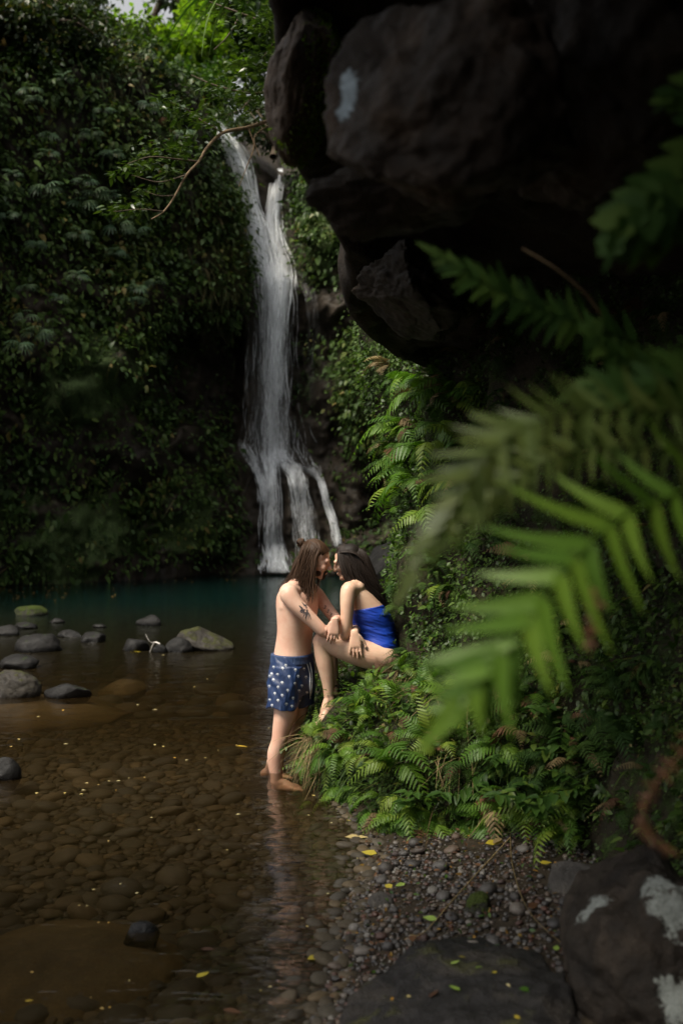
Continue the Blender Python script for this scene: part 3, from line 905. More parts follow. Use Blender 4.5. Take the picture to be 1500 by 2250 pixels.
# ------------------------------------------------------------------ the man
man = empty('person', Q(615, 1733, 0.0))
tag(man, 'shirtless person with long brown hair standing in the water in blue palm-print shorts', 'person', 'couple touching foreheads')
pm = Parts()
Fm = nrm((.90, -.43, 0)); Lm = np.array([.43, .90, 0])
def torso(parts, rows, F, L, n=72, p=2.25, grow=0.0, dy=0.0):
    rings = []
    rr = catmull(np.array(rows, float), (len(rows) - 1) * 3 + 1)
    for (x0, y0_, x1, y1_, b) in rr:
        a0, a1 = Q(x0, y0_, dy), Q(x1, y1_, dy)
        c = (a0 + a1) / 2; h = (a1 - a0) / 2
        hl = np.linalg.norm(h); tan = F[1] / F[0]
        eff = math.sqrt(max(1e-6, (abs(h[0])) ** 2 - (b * L[0]) ** 2 * 0.8)) / max(abs(h[0]), 1e-6)
        hv = np.array([h[0] * eff, h[0] * eff * tan, h[2]])
        hv = hv * (1 + grow / (np.linalg.norm(hv) + 1e-6))
        rings.append(uv_ring(c, hv, L * (b + grow), n, p))
    parts.rings(rings)
# rows: back px,py, front px,py, half width
torso(pm, [(603, 1500, 680, 1500, .165), (602, 1470, 683, 1470, .17), (604, 1440, 682, 1442, .150), (608, 1415, 682, 1417, .140), (612, 1385, 686, 1385, .148),
           (611, 1350, 694, 1350, .162), (610, 1322, 697, 1322, .170), (614, 1303, 693, 1304, .165), (628, 1288, 686, 1292, .13), (645, 1278, 682, 1284, .075)], Fm, Lm)
# back and chest relief
pm.limb([(*Q(636, 1290, -.02), .05), (*Q(626, 1325, -.09), .05), (*Q(636, 1360, -.09), .045)], 4)       # near lat / shoulder blade
pm.limb([(*Q(668, 1326, -.10), .040), (*Q(676, 1324, -.03), .045)], 4)
# neck
pm.limb([(*Q(652, 1296, 0), .075), (*Q(664, 1276, 0), .060), (*Q(678, 1258, 0), .057), (*Q(688, 1240, 0), .058)], 5)
pm.limb([(*Q(658, 1276, -.03), .045), (*Q(642, 1290, -.12), .045)], 4)
pm.limb([(*Q(668, 1276, .03), .045), (*Q(676, 1292, .12), .045)], 4)
pm.ell(Q(645, 1298, -.11), np.eye(3), (.058, .058, .05))
Am = axes((.955, -.10, -.34))
hm = np.array(Q(695, 1231, 0))
wm = head(pm, hm, Am, 1.0)
# near (right) arm: shoulder, elbow on her knee, forearm folded behind
pm.limb([(*Q(640, 1300, -.125), .062), (*Q(634, 1304, -.165), .066), (*Q(648, 1326, -.19), .056), (*Q(670, 1348, -.20), .050), (*Q(692, 1370, -.20), .045), (*Q(708, 1386, -.20), .041)], 5)
pm.limb([(*Q(708, 1386, -.20), .041), (*Q(722, 1388, -.14), .044), (*Q(738, 1386, -.05), .036), (*Q(750, 1386, .04), .028)], 5)
hand(pm, Q(750, 1387, .045), (.75, .6, -.25), (0.2, .1, 1), 1)
# far (left) arm: upper arm comes down to the right, forearm back towards the viewer over the near arm
pm.limb([(*Q(682, 1298, .14), .062), (*Q(697, 1310, .15), .056), (*Q(715, 1332, .12), .046), (*Q(732, 1354, .08), .042), (*Q(745, 1370, .04), .040)], 5)
pm.limb([(*Q(745, 1370, .04), .040), (*Q(745, 1366, -.05), .041), (*Q(740, 1362, -.15), .033), (*Q(736, 1363, -.225), .027)], 5)
nails_m = []
hand(pm, Q(735, 1364, -.232), (-.10, -.12, -1), (.05, -1, .15), 1, L=.172, curl=(10, 26, 24), spread=6, thumb_out=28, nails=nails_m)
# legs
pm.limb([(*Q(634, 1480, -.085), .098), (*Q(631, 1530, -.09), .090), (*Q(626, 1570, -.09), .078), (*Q(618, 1605, -.09), .062), (*Q(614, 1628, -.09), .056), (*Q(607, 1655, -.075), .061), (*Q(606, 1680, -.07), .053), (*Q(607, 1702, -.07), .042), (*Q(607, 1716, -.07), .037)], 5)
pm.limb([(*Q(652, 1480, .085), .098), (*Q(654, 1530, .10), .088), (*Q(652, 1565, .10), .074), (*Q(641, 1598, .12), .060), (*Q(630, 1622, .14), .056), (*Q(616, 1645, .18), .058), (*Q(603, 1668, .21), .050), (*Q(594, 1688, .23), .038), (*Q(590, 1696, .24), .036)], 5)
foot(pm, Q(606, 1716, -.07), Q(600, 1731, -.05), Q(664, 1733, -.14), (0, 0, 1), 1.0)
foot(pm, Q(590, 1696, .24), Q(574, 1702, .27), Q(640, 1706, .20), (0, 0, 1), 1.0)
# kneecap, calf
pm.ell(Q(621, 1621, -.115), np.eye(3), (.030, .03, .042))
body_m = pm.fused('body', 0.004, 7)
Vb = vert_arrays(body_m)
pxb = 750 + FPX * Vb[:, 0] / Vb[:, 1]; pyb = 1125 - FPX * (Vb[:, 2] - CAMZ) / Vb[:, 1]
fl = 0.55 * blob(pxb, pyb, 712, 1390, 18, 18) + 0.5 * blob(pxb, pyb, 724, 1410, 22, 20) + 0.45 * blob(pxb, pyb, 615, 1620, 40, 40) + 0.7 * ss(1640, 1700, pyb) + 0.5 * blob(pxb, pyb, 712, 1252, 20, 18)
set_attr(body_m, 'flush', np.clip(fl, 0, 1)); set_attr(body_m, 'dark', np.zeros(len(Vb)))
obj('body', body_m, M['skin_m'], None)
body_mo = bpy.data.objects['body']
def attach(o, root):
    o.parent = root; o.matrix_parent_inverse = Matrix.Translation(-Vector(root.location)); return o
attach(body_mo, man)
tree_m = bvh_of(body_m)
# beard and moustache
def face_bits(w, A, root, beard, sc=1.0, brow=M['lash']):
    if beard:
        b = Parts()
        for (p, r) in [((.066, 0, -.098), (.030, .033, .026)), ((.03, .043, -.075), (.040, .016, .028)), ((.03, -.043, -.075), (.040, .016, .028)), 
                       ((.097, .014, -.050), (.010, .014, .006)), ((.097, -.014, -.050), (.010, .014, .006)), ((.086, .026, -.064), (.010, .008, .016)), ((.086, -.026, -.064), (.010, .008, .016)), ((.086, 0, -.086), (.013, .018, .014))]:
            b.ell(w(p), A, r)
        me = b.fused('beard', 0.004, 2)
        v = vert_arrays(me); set_attr(me, 'rnd', 0.35 + 0.3 * fbm(v * 90, 3, 2))
        attach(obj('beard', me, M['hair_m']), root)
    for s in (1, -1):
        p = [(*w((.088 - abs(k) * .006, s * (.03 + k * .016), .030 - .004 * k * k)), .0042 if abs(k) < 1 else .002) for k in (-1, -.3, .3, 1)]
        attach(obj('eyebrow', tubes_mesh('eyebrow', [catmull(p, 12)], 6), brow), root)
        p = [(*w((.083 - abs(k) * .009, s * (.031 + k * .013), .006 - .0045 * (1 - k * k))), .0028 if abs(k) < 1 else .0012) for k in (-1, -.4, .4, 1)]
        attach(obj('eye', tubes_mesh('eye', [catmull(p, 12)], 6), M['lash']), root)
    p = [(*w((.096 - abs(k) * .020, k * .023, -.0655 + .008 * k * k)), .0035 if abs(k) < 1 else .0015) for k in (-1, -.5, 0, .5, 1)]
    attach(obj('mouth', tubes_mesh('mouth', [catmull(p, 16)], 6), M['lip']), root)
face_bits(wm, Am, man, True)
# hair: cap, bun and long locks
hc = Parts()
hc.ell(wm((-.03, 0, .046)), Am, (.094, .083, .084))
hc.ell(wm((-.052, 0, -.005)), Am, (.070, .084, .085))
hc.limb([(*wm((-.06, 0, -.02)), .07), (*wm((-.085, 0, -.09)), .065), (*Q(660, 1280, .0), .05)], 4)
cap_m = hc.fused('hair_cap', 0.005, 3)
v = vert_arrays(cap_m)
hairV = [v]; 
locks = []; rn = []
a, b = hair_locks([(690, 1186, -.02), (704, 1202, -.066), (693, 1235, -.092), (689, 1275, -.115), (689, 1326, -.16)],
                  [(676, 1186, -.0), (664, 1202, -.055), (652, 1236, -.078), (634, 1272, -.075), (607, 1300, -.02)], 120, .0046, .007, 1, [(1.0, 0.0), (0.93, 0.006)], wob=.011)
locks += a; rn += b
a, b = hair_locks([(692, 1186, -.02), (709, 1204, -.066), (703, 1235, -.09), (700, 1275, -.10), (698, 1318, -.11)],
                  [(676, 1186, -.0), (664, 1204, -.05), (654, 1240, -.07), (645, 1272, -.07), (628, 1300, -.03)], 60, .0046, .007, 2, [(-1.0, 0.0)], wob=.011)
locks += a; rn += b
# swept from the forehead back to the bun
r_ = np.random.default_rng(4)
for i in range(90):
    s = (i / 89 * 2 - 1)
    p0 = wm((.066 - .03 * s * s, .074 * s, .095 - .045 * s * s)); p1 = wm((.01, .078 * s, .128 - .05 * s * s)); p2 = wm((-.06, .05 * s, .135 - .03 * s * s)); p3 = wm((-.115, .012 * s, .095))
    locks.append(np.column_stack([catmull(np.array([p0, p1, p2, p3]), 14), .0042 * r_.uniform(.7, 1.3) * np.sin(np.linspace(.35, 2.6, 14))])); rn.append(r_.random())
for i in range(40):                                             # loose wavy flyaways
    x0, y0_ = random.uniform(655, 702), random.uniform(1200, 1250)
    c_ = catmull(np.array([Q(x0, y0_, -.085), Q(x0 - 6 + random.gauss(0, 6), y0_ + 28, -.11), Q(x0 - 12 + random.gauss(0, 9), y0_ + 55, -.12), Q(x0 - 14 + random.gauss(0, 14), y0_ + 84, -.13)]), 22)
    c_[:, 0] += .006 * np.sin(np.linspace(0, 9, 22) + i); locks.append(np.column_stack([c_, np.full(22, .0014)])); rn.append(.6)
hair_m = obj('hair', tubes_mesh('hair', locks, 6, rn), M['hair_m']); attach(hair_m, man)
set_attr(cap_m, 'rnd', 0.25 + 0.25 * fbm(v * 60, 8, 2))
attach(obj('hair_cap', cap_m, M['hair_m']), man)
bun_c = np.array(Q(661, 1193, 0))
bl = []
for i in range(26):
    a0 = r_.uniform(0, 6.28); tl = r_.uniform(-.9, .9); R0 = .026 * r_.uniform(.7, 1.1)
    t = np.linspace(a0, a0 + r_.uniform(3, 5), 14)
    ax = axes((math.cos(tl), .3, math.sin(tl)))
    ring = bun_c + R0 * (np.cos(t)[:, None] * ax[1] + np.sin(t)[:, None] * ax[2]) + ax[0] * r_.normal(0, .008)
    bl.append(np.column_stack([ring, np.full(14, .0075)]))
attach(obj('hair_bun', tubes_mesh('hair_bun', bl, 6), M['hair_m']), man)
tie = np.linspace(0, 2 * np.pi, 20); hx = axes((-.6, 0, .6))
attach(obj('hair_tie', tubes_mesh('hair_tie', [np.column_stack([np.array(Q(671, 1197, 0)) + .022 * (np.cos(tie)[:, None] * hx[1] + np.sin(tie)[:, None] * hx[2]), np.full(20, .0035)])], 6), M['eyewhite']), man)

# shorts
ps = Parts()
torso(ps, [(600, 1436, 684, 1438, .158), (597, 1460, 686, 1460, .178), (592, 1485, 689, 1485, .185), (592, 1508, 689, 1508, .180), (597, 1524, 686, 1522, .165)], Fm, Lm, p=2.3)
def trouser_leg(parts, rows, n=30):
    rings = []
    for (x, y, dy, ra, rb) in rows:
        th = np.linspace(0, 2 * np.pi, n, endpoint=False)
        wv = 1 + 0.035 * np.sin(5 * th + y * .05) + 0.02 * np.sin(9 * th + 1.3 + y * .08)
        rings.append(Q(x, y, dy)[None] + (np.cos(th) * wv)[:, None] * Fm * ra + (np.sin(th) * wv)[:, None] * Lm * rb + np.array([0, 0, 1.0]) * (0.012 * np.sin(3 * th + 1))[:, None] * (y > 1540))
    parts.rings(rings)
trouser_leg(ps, [(634, 1462, -.07, .120, .112), (630, 1500, -.085, .122, .116), (625, 1530, -.09, .118, .110), (623, 1554, -.09, .116, .112)])
trouser_leg(ps, [(652, 1462, .07, .115, .105), (655, 1500, .09, .114, .105), (657, 1528, .10, .112, .106), (656, 1547, .10, .108, .106)])
sh_me = ps.fused('swim_shorts', 0.005, 3)
V = vert_arrays(sh_me)
nrmV = np.empty(len(V) * 3, np.float32); sh_me.vertices.foreach_get('normal', nrmV); nrmV = nrmV.reshape(-1, 3)
wr = 0.006 * fbm(V * np.array([16, 16, 7]), 71, 3) + 0.004 * np.sin(V[:, 0] * 60 + V[:, 2] * 45 + 3 * fbm(V * 9, 72, 2))
sh_me.vertices.foreach_set('co', (V + nrmV * wr[:, None]).astype(np.float32).ravel()); sh_me.update()
shorts = attach(obj('swim_shorts', sh_me, M['shorts']), man)
tag(shorts, 'navy swim shorts printed with small white palm trees')
tree_s = bvh_of(sh_me)
pb = Parts()
torso(pb, [(600, 1434, 683, 1436, .157), (598.5, 1436, 684.5, 1438, .161), (598, 1444, 685, 1446, .163), (597, 1452, 686, 1453, .166), (599, 1454, 684, 1455, .162)], Fm, Lm, n=120, p=2.3)
wb_me = pb.mesh('waistband')
V = vert_arrays(wb_me); k = np.arange(len(V)) % 120
V[:, :2] += (np.where(k % 2, 1, -1) * .0016)[:, None] * nrm((1, -.6, 0))[:2]
wb_me.vertices.foreach_set('co', V.astype(np.float32).ravel()); wb_me.update()
attach(obj('waistband', wb_me, M['band']), man)
# palm-tree print
pts_print = [(601.5, 1466), (621, 1469), (649, 1472), (597, 1481), (610, 1482), (635, 1487), (672, 1488), (601, 1494), (620, 1500), (648, 1502), (663, 1507), (592, 1508), (611, 1510), (632, 1517), (604, 1524), (588, 1521), (593, 1538), (644, 1534), (611, 1539), (629, 1547), (657, 1518), (660, 1541), (674, 1522), (628, 1462), (584.5+8, 1486), (668, 1470), (620, 1528), (598, 1550), (641, 1552), (655, 1486)]
strokes = []
for (x, y) in pts_print:
    strokes.append([(x + .5, y + 3.6), (x + .1, y + 1.8), (x - .3, y - .6)])
    for (dx, dy_) in [(-3.2, .8), (-2.6, -1.8), (-.4, -2.9), (2.3, -1.9), (3.0, .8)]:
        strokes.append([(x - .3, y - .8), (x + dx * .6, y - 1.4 + dy_ * .7), (x + dx, y + dy_)])
pr = project_strokes('palm_print', tree_s, strokes, .0032, M['white'], None, lift=.0016)
if pr: attach(pr, man)['kind'] = 'stuff'
dr = []
for (xa, xb) in (((673, 1456), (681, 1536)), ((679.5, 1455), (682.5, 1528))):
    cc = catmull([xa, ((xa[0] + xb[0]) / 2 + 2.6, (xa[1] + xb[1]) / 2 - 15), ((xa[0] + xb[0]) / 2 + 2.8, (xa[1] + xb[1]) / 2 + 12), xb], 24)
    w3 = []
    for (x, y) in cc:
        h = tree_s.ray_cast(Vector((0, 0, CAMZ)), (P(x, y, 7) - Vector((0, 0, CAMZ))).normalized())
        if h[0] is not None: w3.append((*(h[0] + h[1] * .004), .0034))
    if len(w3) > 6: attach(obj('drawstring', tubes_mesh('drawstring', [np.array(w3)], 6), M['white']), man)

# tattoos: a maned head on the near upper arm, three marks on the far arm
tc = (673, 1340)
ts = []
r_ = np.random.default_rng(12)
ax_u = nrm(np.array([.72, .70])); ax_v = np.array([-ax_u[1], ax_u[0]])
def tp(u, v_): return (tc[0] + ax_u[0] * u + ax_v[0] * v_, tc[1] + ax_u[1] * u + ax_v[1] * v_)
for i in range(30):
    a = -2.6 + 5.2 * i / 29
    r0 = 6.5 + r_.uniform(-1, 1.5); r1 = r_.uniform(15, 23) * (1.3 if abs(a) < 1.1 else .85)
    sw = r_.uniform(.1, .5) * (1 if a > 0 else -1)
    ts.append([tp(r0 * math.cos(a) - 3, r0 * .75 * math.sin(a)), tp((r0 + r1) / 2 * math.cos(a + sw * .4) - 3, (r0 + r1) / 2 * .75 * math.sin(a + sw * .4)), tp(r1 * math.cos(a + sw) - 1, r1 * .72 * math.sin(a + sw))])
for st in [[(-7, -3.5), (-4, -4.5), (-1, -3)], [(-7, 3.5), (-4, 4.5), (-1, 3)], [(-5, -2), (-3.5, -2.6), (-2, -1.6)], [(-5, 2), (-3.5, 2.6), (-2, 1.6)], [(-1, -1.5), (1.5, 0), (-1, 1.5)], [(2, -2.5), (3.2, 0), (2, 2.5)], [(-12, -3), (-9, -5.5), (-6, -5)], [(-12, 3), (-9, 5.5), (-6, 5)]]:
    ts.append([tp(*q) for q in st])
tt = project_strokes('tattoo', tree_m, ts, .0062, M['ink'], None)
if tt: tag(attach(tt, man), 'dark maned head tattoo on the upper arm')
t2 = []
for k in range(3):
    cx, cy2 = 713.0 + 6.4 * k, 1333.5 + 8.4 * k
    rot = np.array([[.86, -.5], [.5, .86]])
    for arc in ([(-2.8, -3.0), (1.4, -3.4), (2.2, -1.4), (-.6, 0)], [(-.6, 0), (2.6, .5), (2.4, 3.0), (-2.6, 3.4)]):
        t2.append([tuple(np.array([cx, cy2]) + rot @ np.array(q)) for q in arc])
tt = project_strokes('tattoo', tree_m, t2, .0052, M['ink'], None)
if tt: tag(attach(tt, man), 'three curled black marks tattooed on the far arm')
tt = project_strokes('tattoo', tree_m, [[(656, 1283 + q * 3), (660 + q, 1286 + q * 4), (664 + q * 2, 1289 + q * 5)] for q in range(3)], .003, M['ink'], None)
if tt: tag(attach(tt, man), 'small dark marks tattooed on the collarbone')
# thin wrist cord
tw = np.linspace(0, 2 * np.pi, 24)
ring = np.array(Q(736, 1363, -.225))[None] + .0305 * (np.cos(tw)[:, None] * np.array([1, 0, .15]) + np.sin(tw)[:, None] * np.array([0, .55, .8]))
attach(obj('wrist_cord', tubes_mesh('wrist_cord', [np.column_stack([ring, np.full(24, .0016)])], 6), M['leather']), man)

# ------------------------------------------------------------------ the woman
wom = empty('person', Q(850, 1478, 0.0))
tag(wom, 'barefoot person with long dark hair in a blue swimsuit sitting on the bank', 'person', 'couple touching foreheads')
pw_ = Parts()
Fw = nrm((-.95, .28, 0)); Lw = np.array([.28, .95, 0])
rowsW = [(790, 1270, 772, 1272, .055), (806, 1281, 770, 1286, .11), (820, 1297, 770, 1303, .140), (833, 1314, 771, 1322, .142), (844, 1330, 772, 1342, .138), (856, 1352, 775, 1362, .135), (864, 1378, 784, 1388, .122), (869, 1404, 794, 1410, .132), (875, 1430, 802, 1428, .158), (877, 1452, 812, 1448, .172), (872, 1468, 820, 1464, .165), (864, 1476, 826, 1474, .13)]
torso(pw_, rowsW, Fw, Lw)
pw_.ell(Q(848, 1449, -.085), axes((-1, .1, 0)), (.088, .085, .090)); pw_.ell(Q(852, 1449, .085), axes((-1, .1, 0)), (.085, .085, .088))
pw_.limb([(*Q(793, 1284, 0), .055), (*Q(783, 1270, 0), .047), (*Q(774, 1255, 0), .046), (*Q(766, 1242, 0), .05)], 5)
pw_.limb([(*Q(790, 1278, -.02), .04), (*Q(776, 1288, -.105), .042)], 4)
pw_.limb([(*Q(796, 1278, .02), .04), (*Q(790, 1288, .105), .042)], 4)
pw_.ell(Q(785, 1291, -.085), np.eye(3), (.052, .055, .046)); pw_.ell(Q(778, 1293, -.11), np.eye(3), (.05, .05, .046))
Aw = axes((-.93, .16, -.33))
hw_ = np.array(Q(763, 1234, 0))
ww_ = head(pw_, hw_, Aw, .97, True)
# near (left) arm
pw_.limb([(*Q(776, 1294, -.115), .050), (*Q(766, 1296, -.145), .054), (*Q(763, 1320, -.165), .050), (*Q(762, 1350, -.17), .044), (*Q(760, 1375, -.165), .043), (*Q(758, 1394, -.155), .038)], 5)
pw_.limb([(*Q(758, 1394, -.155), .038), (*Q(758, 1396, -.08), .038), (*Q(754, 1394, .02), .029), (*Q(750, 1394, .07), .024)], 5)
hand(pw_, Q(750, 1394, .075), (-.3, .8, -.35), (-.2, .2, 1), -1, L=.155)
# far (right) arm: forearm comes forward under the near elbow, hand lies on the near thigh
pw_.limb([(*Q(790, 1296, .13), .050), (*Q(784, 1320, .15), .045), (*Q(784, 1350, .15), .040), (*Q(786, 1378, .13), .036)], 5)
pw_.limb([(*Q(786, 1378, .13), .036), (*Q(785, 1382, .03), .036), (*Q(781, 1384, -.10), .029), (*Q(779, 1389, -.19), .024)], 5)
nails_w = []
hand(pw_, Q(779, 1391, -.198), (.04, -.16, -1), (-.08, -1, .22), -1, L=.182, curl=(5, 9, 8), spread=8, thumb_out=40, nails=nails_w, wr=.023)
# near leg
pw_.limb([(*Q(842, 1446, -.09), .094), (*Q(815, 1440, -.10), .098), (*Q(786, 1433, -.105), .092), (*Q(755, 1424, -.105), .082), (*Q(725, 1412, -.10), .070), (*Q(706, 1409, -.10), .060)], 5)
pw_.limb([(*Q(706, 1408, -.10), .058), (*Q(708, 1430, -.095), .056), (*Q(713, 1455, -.09), .058), (*Q(718, 1482, -.085), .049), (*Q(721, 1508, -.08), .039), (*Q(722, 1530, -.075), .034)], 5)
foot(pw_, Q(723, 1533, -.075), Q(735, 1543, -.06), Q(698, 1594, -.12), (-.75, -.25, .5), .92)
# far leg
pw_.limb([(*Q(846, 1446, .09), .092), (*Q(800, 1432, .11), .092), (*Q(760, 1420, .12), .08), (*Q(722, 1408, .12), .062)], 5)
pw_.limb([(*Q(722, 1406, .12), .056), (*Q(724, 1450, .12), .057), (*Q(730, 1490, .12), .045), (*Q(735, 1520, .12), .035), (*Q(737, 1532, .12), .033)], 5)
foot(pw_, Q(737, 1533, .12), Q(744, 1542, .13), Q(716, 1590, .08), (-.75, -.2, .5), .92, side=-1)
body_w = pw_.fused('body', 0.004, 7)
Vb = vert_arrays(body_w)
pxb = 750 + FPX * Vb[:, 0] / Vb[:, 1]; pyb = 1125 - FPX * (Vb[:, 2] - CAMZ) / Vb[:, 1]
set_attr(body_w, 'flush', np.clip(0.6 * blob(pxb, pyb, 760, 1398, 14, 12) + .8 * blob(pxb, pyb, 703, 1590, 16, 16) + .5 * blob(pxb, pyb, 782, 1440, 14, 20) + .4 * blob(pxb, pyb, 742, 1255, 12, 14) + .4 * blob(pxb, pyb, 700, 1410, 14, 14), 0, 1))
set_attr(body_w, 'dark', np.zeros(len(Vb)))
bw = obj('body', body_w, M['skin_w']); attach(bw, wom)
face_bits(ww_, Aw, wom, False)
# swimsuit
pq = Parts()
rowsS = [(842, 1328, 773, 1341, .138), (848, 1338, 773.5, 1350, .137), (856, 1353, 775, 1363, .135), (864.5, 1378, 784, 1388, .122), (869.5, 1402, 794, 1406, .132), (875, 1428, 799, 1417, .156), (879, 1449, 806, 1424, .170), (880, 1464, 812, 1427, .172)]
torso(pq, rowsS, Fw, Lw, grow=.0065)
su_me = pq.fused('swimsuit', 0.0045, 2)
V = vert_arrays(su_me)
nv = np.empty(len(V) * 3, np.float32); su_me.vertices.foreach_get('normal', nv); nv = nv.reshape(-1, 3)
fold = fbm(np.column_stack([V[:, 0] * 7 - V[:, 2] * 3, V[:, 1] * 7, V[:, 2] * 46 + V[:, 0] * 14]), 81, 3)
su_me.vertices.foreach_set('co', (V + nv * (.006 * fold)[:, None]).astype(np.float32).ravel()); su_me.update()
tag(attach(obj('swimsuit', su_me, M['suit']), wom), 'bright royal blue one-piece swimsuit with soft folds')
# hair
hc = Parts()
hc.ell(ww_((-.034, 0, .040)), Aw, (.088, .080, .080)); hc.ell(ww_((-.05, 0, -.01)), Aw, (.074, .072, .09))
hc.limb([(*ww_((-.06, 0, -.03)), .07), (*Q(806, 1268, 0), .06), (*Q(826, 1296, .0), .042), (*Q(840, 1316, .01), .024)], 5)
cap_w = hc.fused('hair_cap', 0.005, 3)
v = vert_arrays(cap_w); set_attr(cap_w, 'rnd', 0.15 + 0.15 * fbm(v * 60, 9, 2))
attach(obj('hair_cap', cap_w, M['hair_w']), wom)
locks, rn = hair_locks([(765, 1198, -.015), (742, 1214, -.062), (747, 1245, -.100), (760, 1272, -.104), (800, 1297, -.085), (832, 1325, -.06)],
                       [(779, 1198, -.0), (803, 1216, -.066), (818, 1250, -.076), (832, 1285, -.06), (848, 1315, -.03), (861, 1348, .0)], 150, .0044, .006, 5, [(1.0, 0.0), (.92, .008)], wob=.008)
a, b = hair_locks([(765, 1198, -.015), (743, 1214, -.062), (750, 1245, -.086), (765, 1272, -.088), (806, 1297, -.07), (836, 1325, -.04)],
                  [(779, 1198, -.0), (803, 1216, -.055), (818, 1250, -.06), (830, 1285, -.05), (844, 1315, -.03), (858, 1342, -.01)], 60, .0044, .006, 6, [(-1.0, 0.0)], wob=.008)
locks += a; rn += b
for q in range(5):                                              # strands by the cheek
    locks.append(np.column_stack([catmull(np.array([Q(744 + q, 1216, -.066), Q(740 + 1.5 * q, 1236, -.085), Q(741 + 2 * q, 1258, -.088), Q(752 + 5 * q, 1278, -.10)]), 16), .003 * np.linspace(1, .4, 16)])); rn.append(.3)
for i in range(60):                                             # combed over the crown from the hairline
    s = (i / 59 * 2 - 1)
    p0 = ww_((.060 - .03 * s * s, .070 * s, .088 - .05 * s * s)); p1 = ww_((.012, .082 * s, .124 - .05 * s * s)); p2 = ww_((-.07, .088 * s, .085 - .04 * s * s)); p3 = ww_((-.118, .08 * s, -.02)); p4 = ww_((-.15, .07 * s, -.12))
    locks.append(np.column_stack([catmull(np.array([p0, p1, p2, p3, p4]), 18), .0044 * r_.uniform(.7, 1.3) * np.sin(np.linspace(.35, 2.9, 18))])); rn.append(.25 + .4 * random.random())
for i in range(26):                                             # loose flyaways
    x0, y0_ = random.uniform(745, 810), random.uniform(1200, 1260)
    locks.append(np.column_stack([catmull(np.array([Q(x0, y0_, -.09), Q(x0 + 18, y0_ + 30, -.10 + random.gauss(0, .02)), Q(x0 + 45 + random.gauss(0, 8), y0_ + 62, -.08), Q(x0 + 60 + random.gauss(0, 10), y0_ + 88, -.05)]), 18), np.full(18, .0013)])); rn.append(.5)
attach(obj('hair', tubes_mesh('hair', locks, 6, rn), M['hair_w']), wom)
ring = np.array(Q(779, 1390, -.19))[None] + .0275 * (np.cos(tw)[:, None] * np.array([1, 0, -.1]) + np.sin(tw)[:, None] * np.array([0, .7, .35]))
attach(obj('hair_tie_on_wrist', tubes_mesh('hair_tie_on_wrist', [np.column_stack([ring, np.full(24, .0026)])], 6), M['cordblack']), wom)
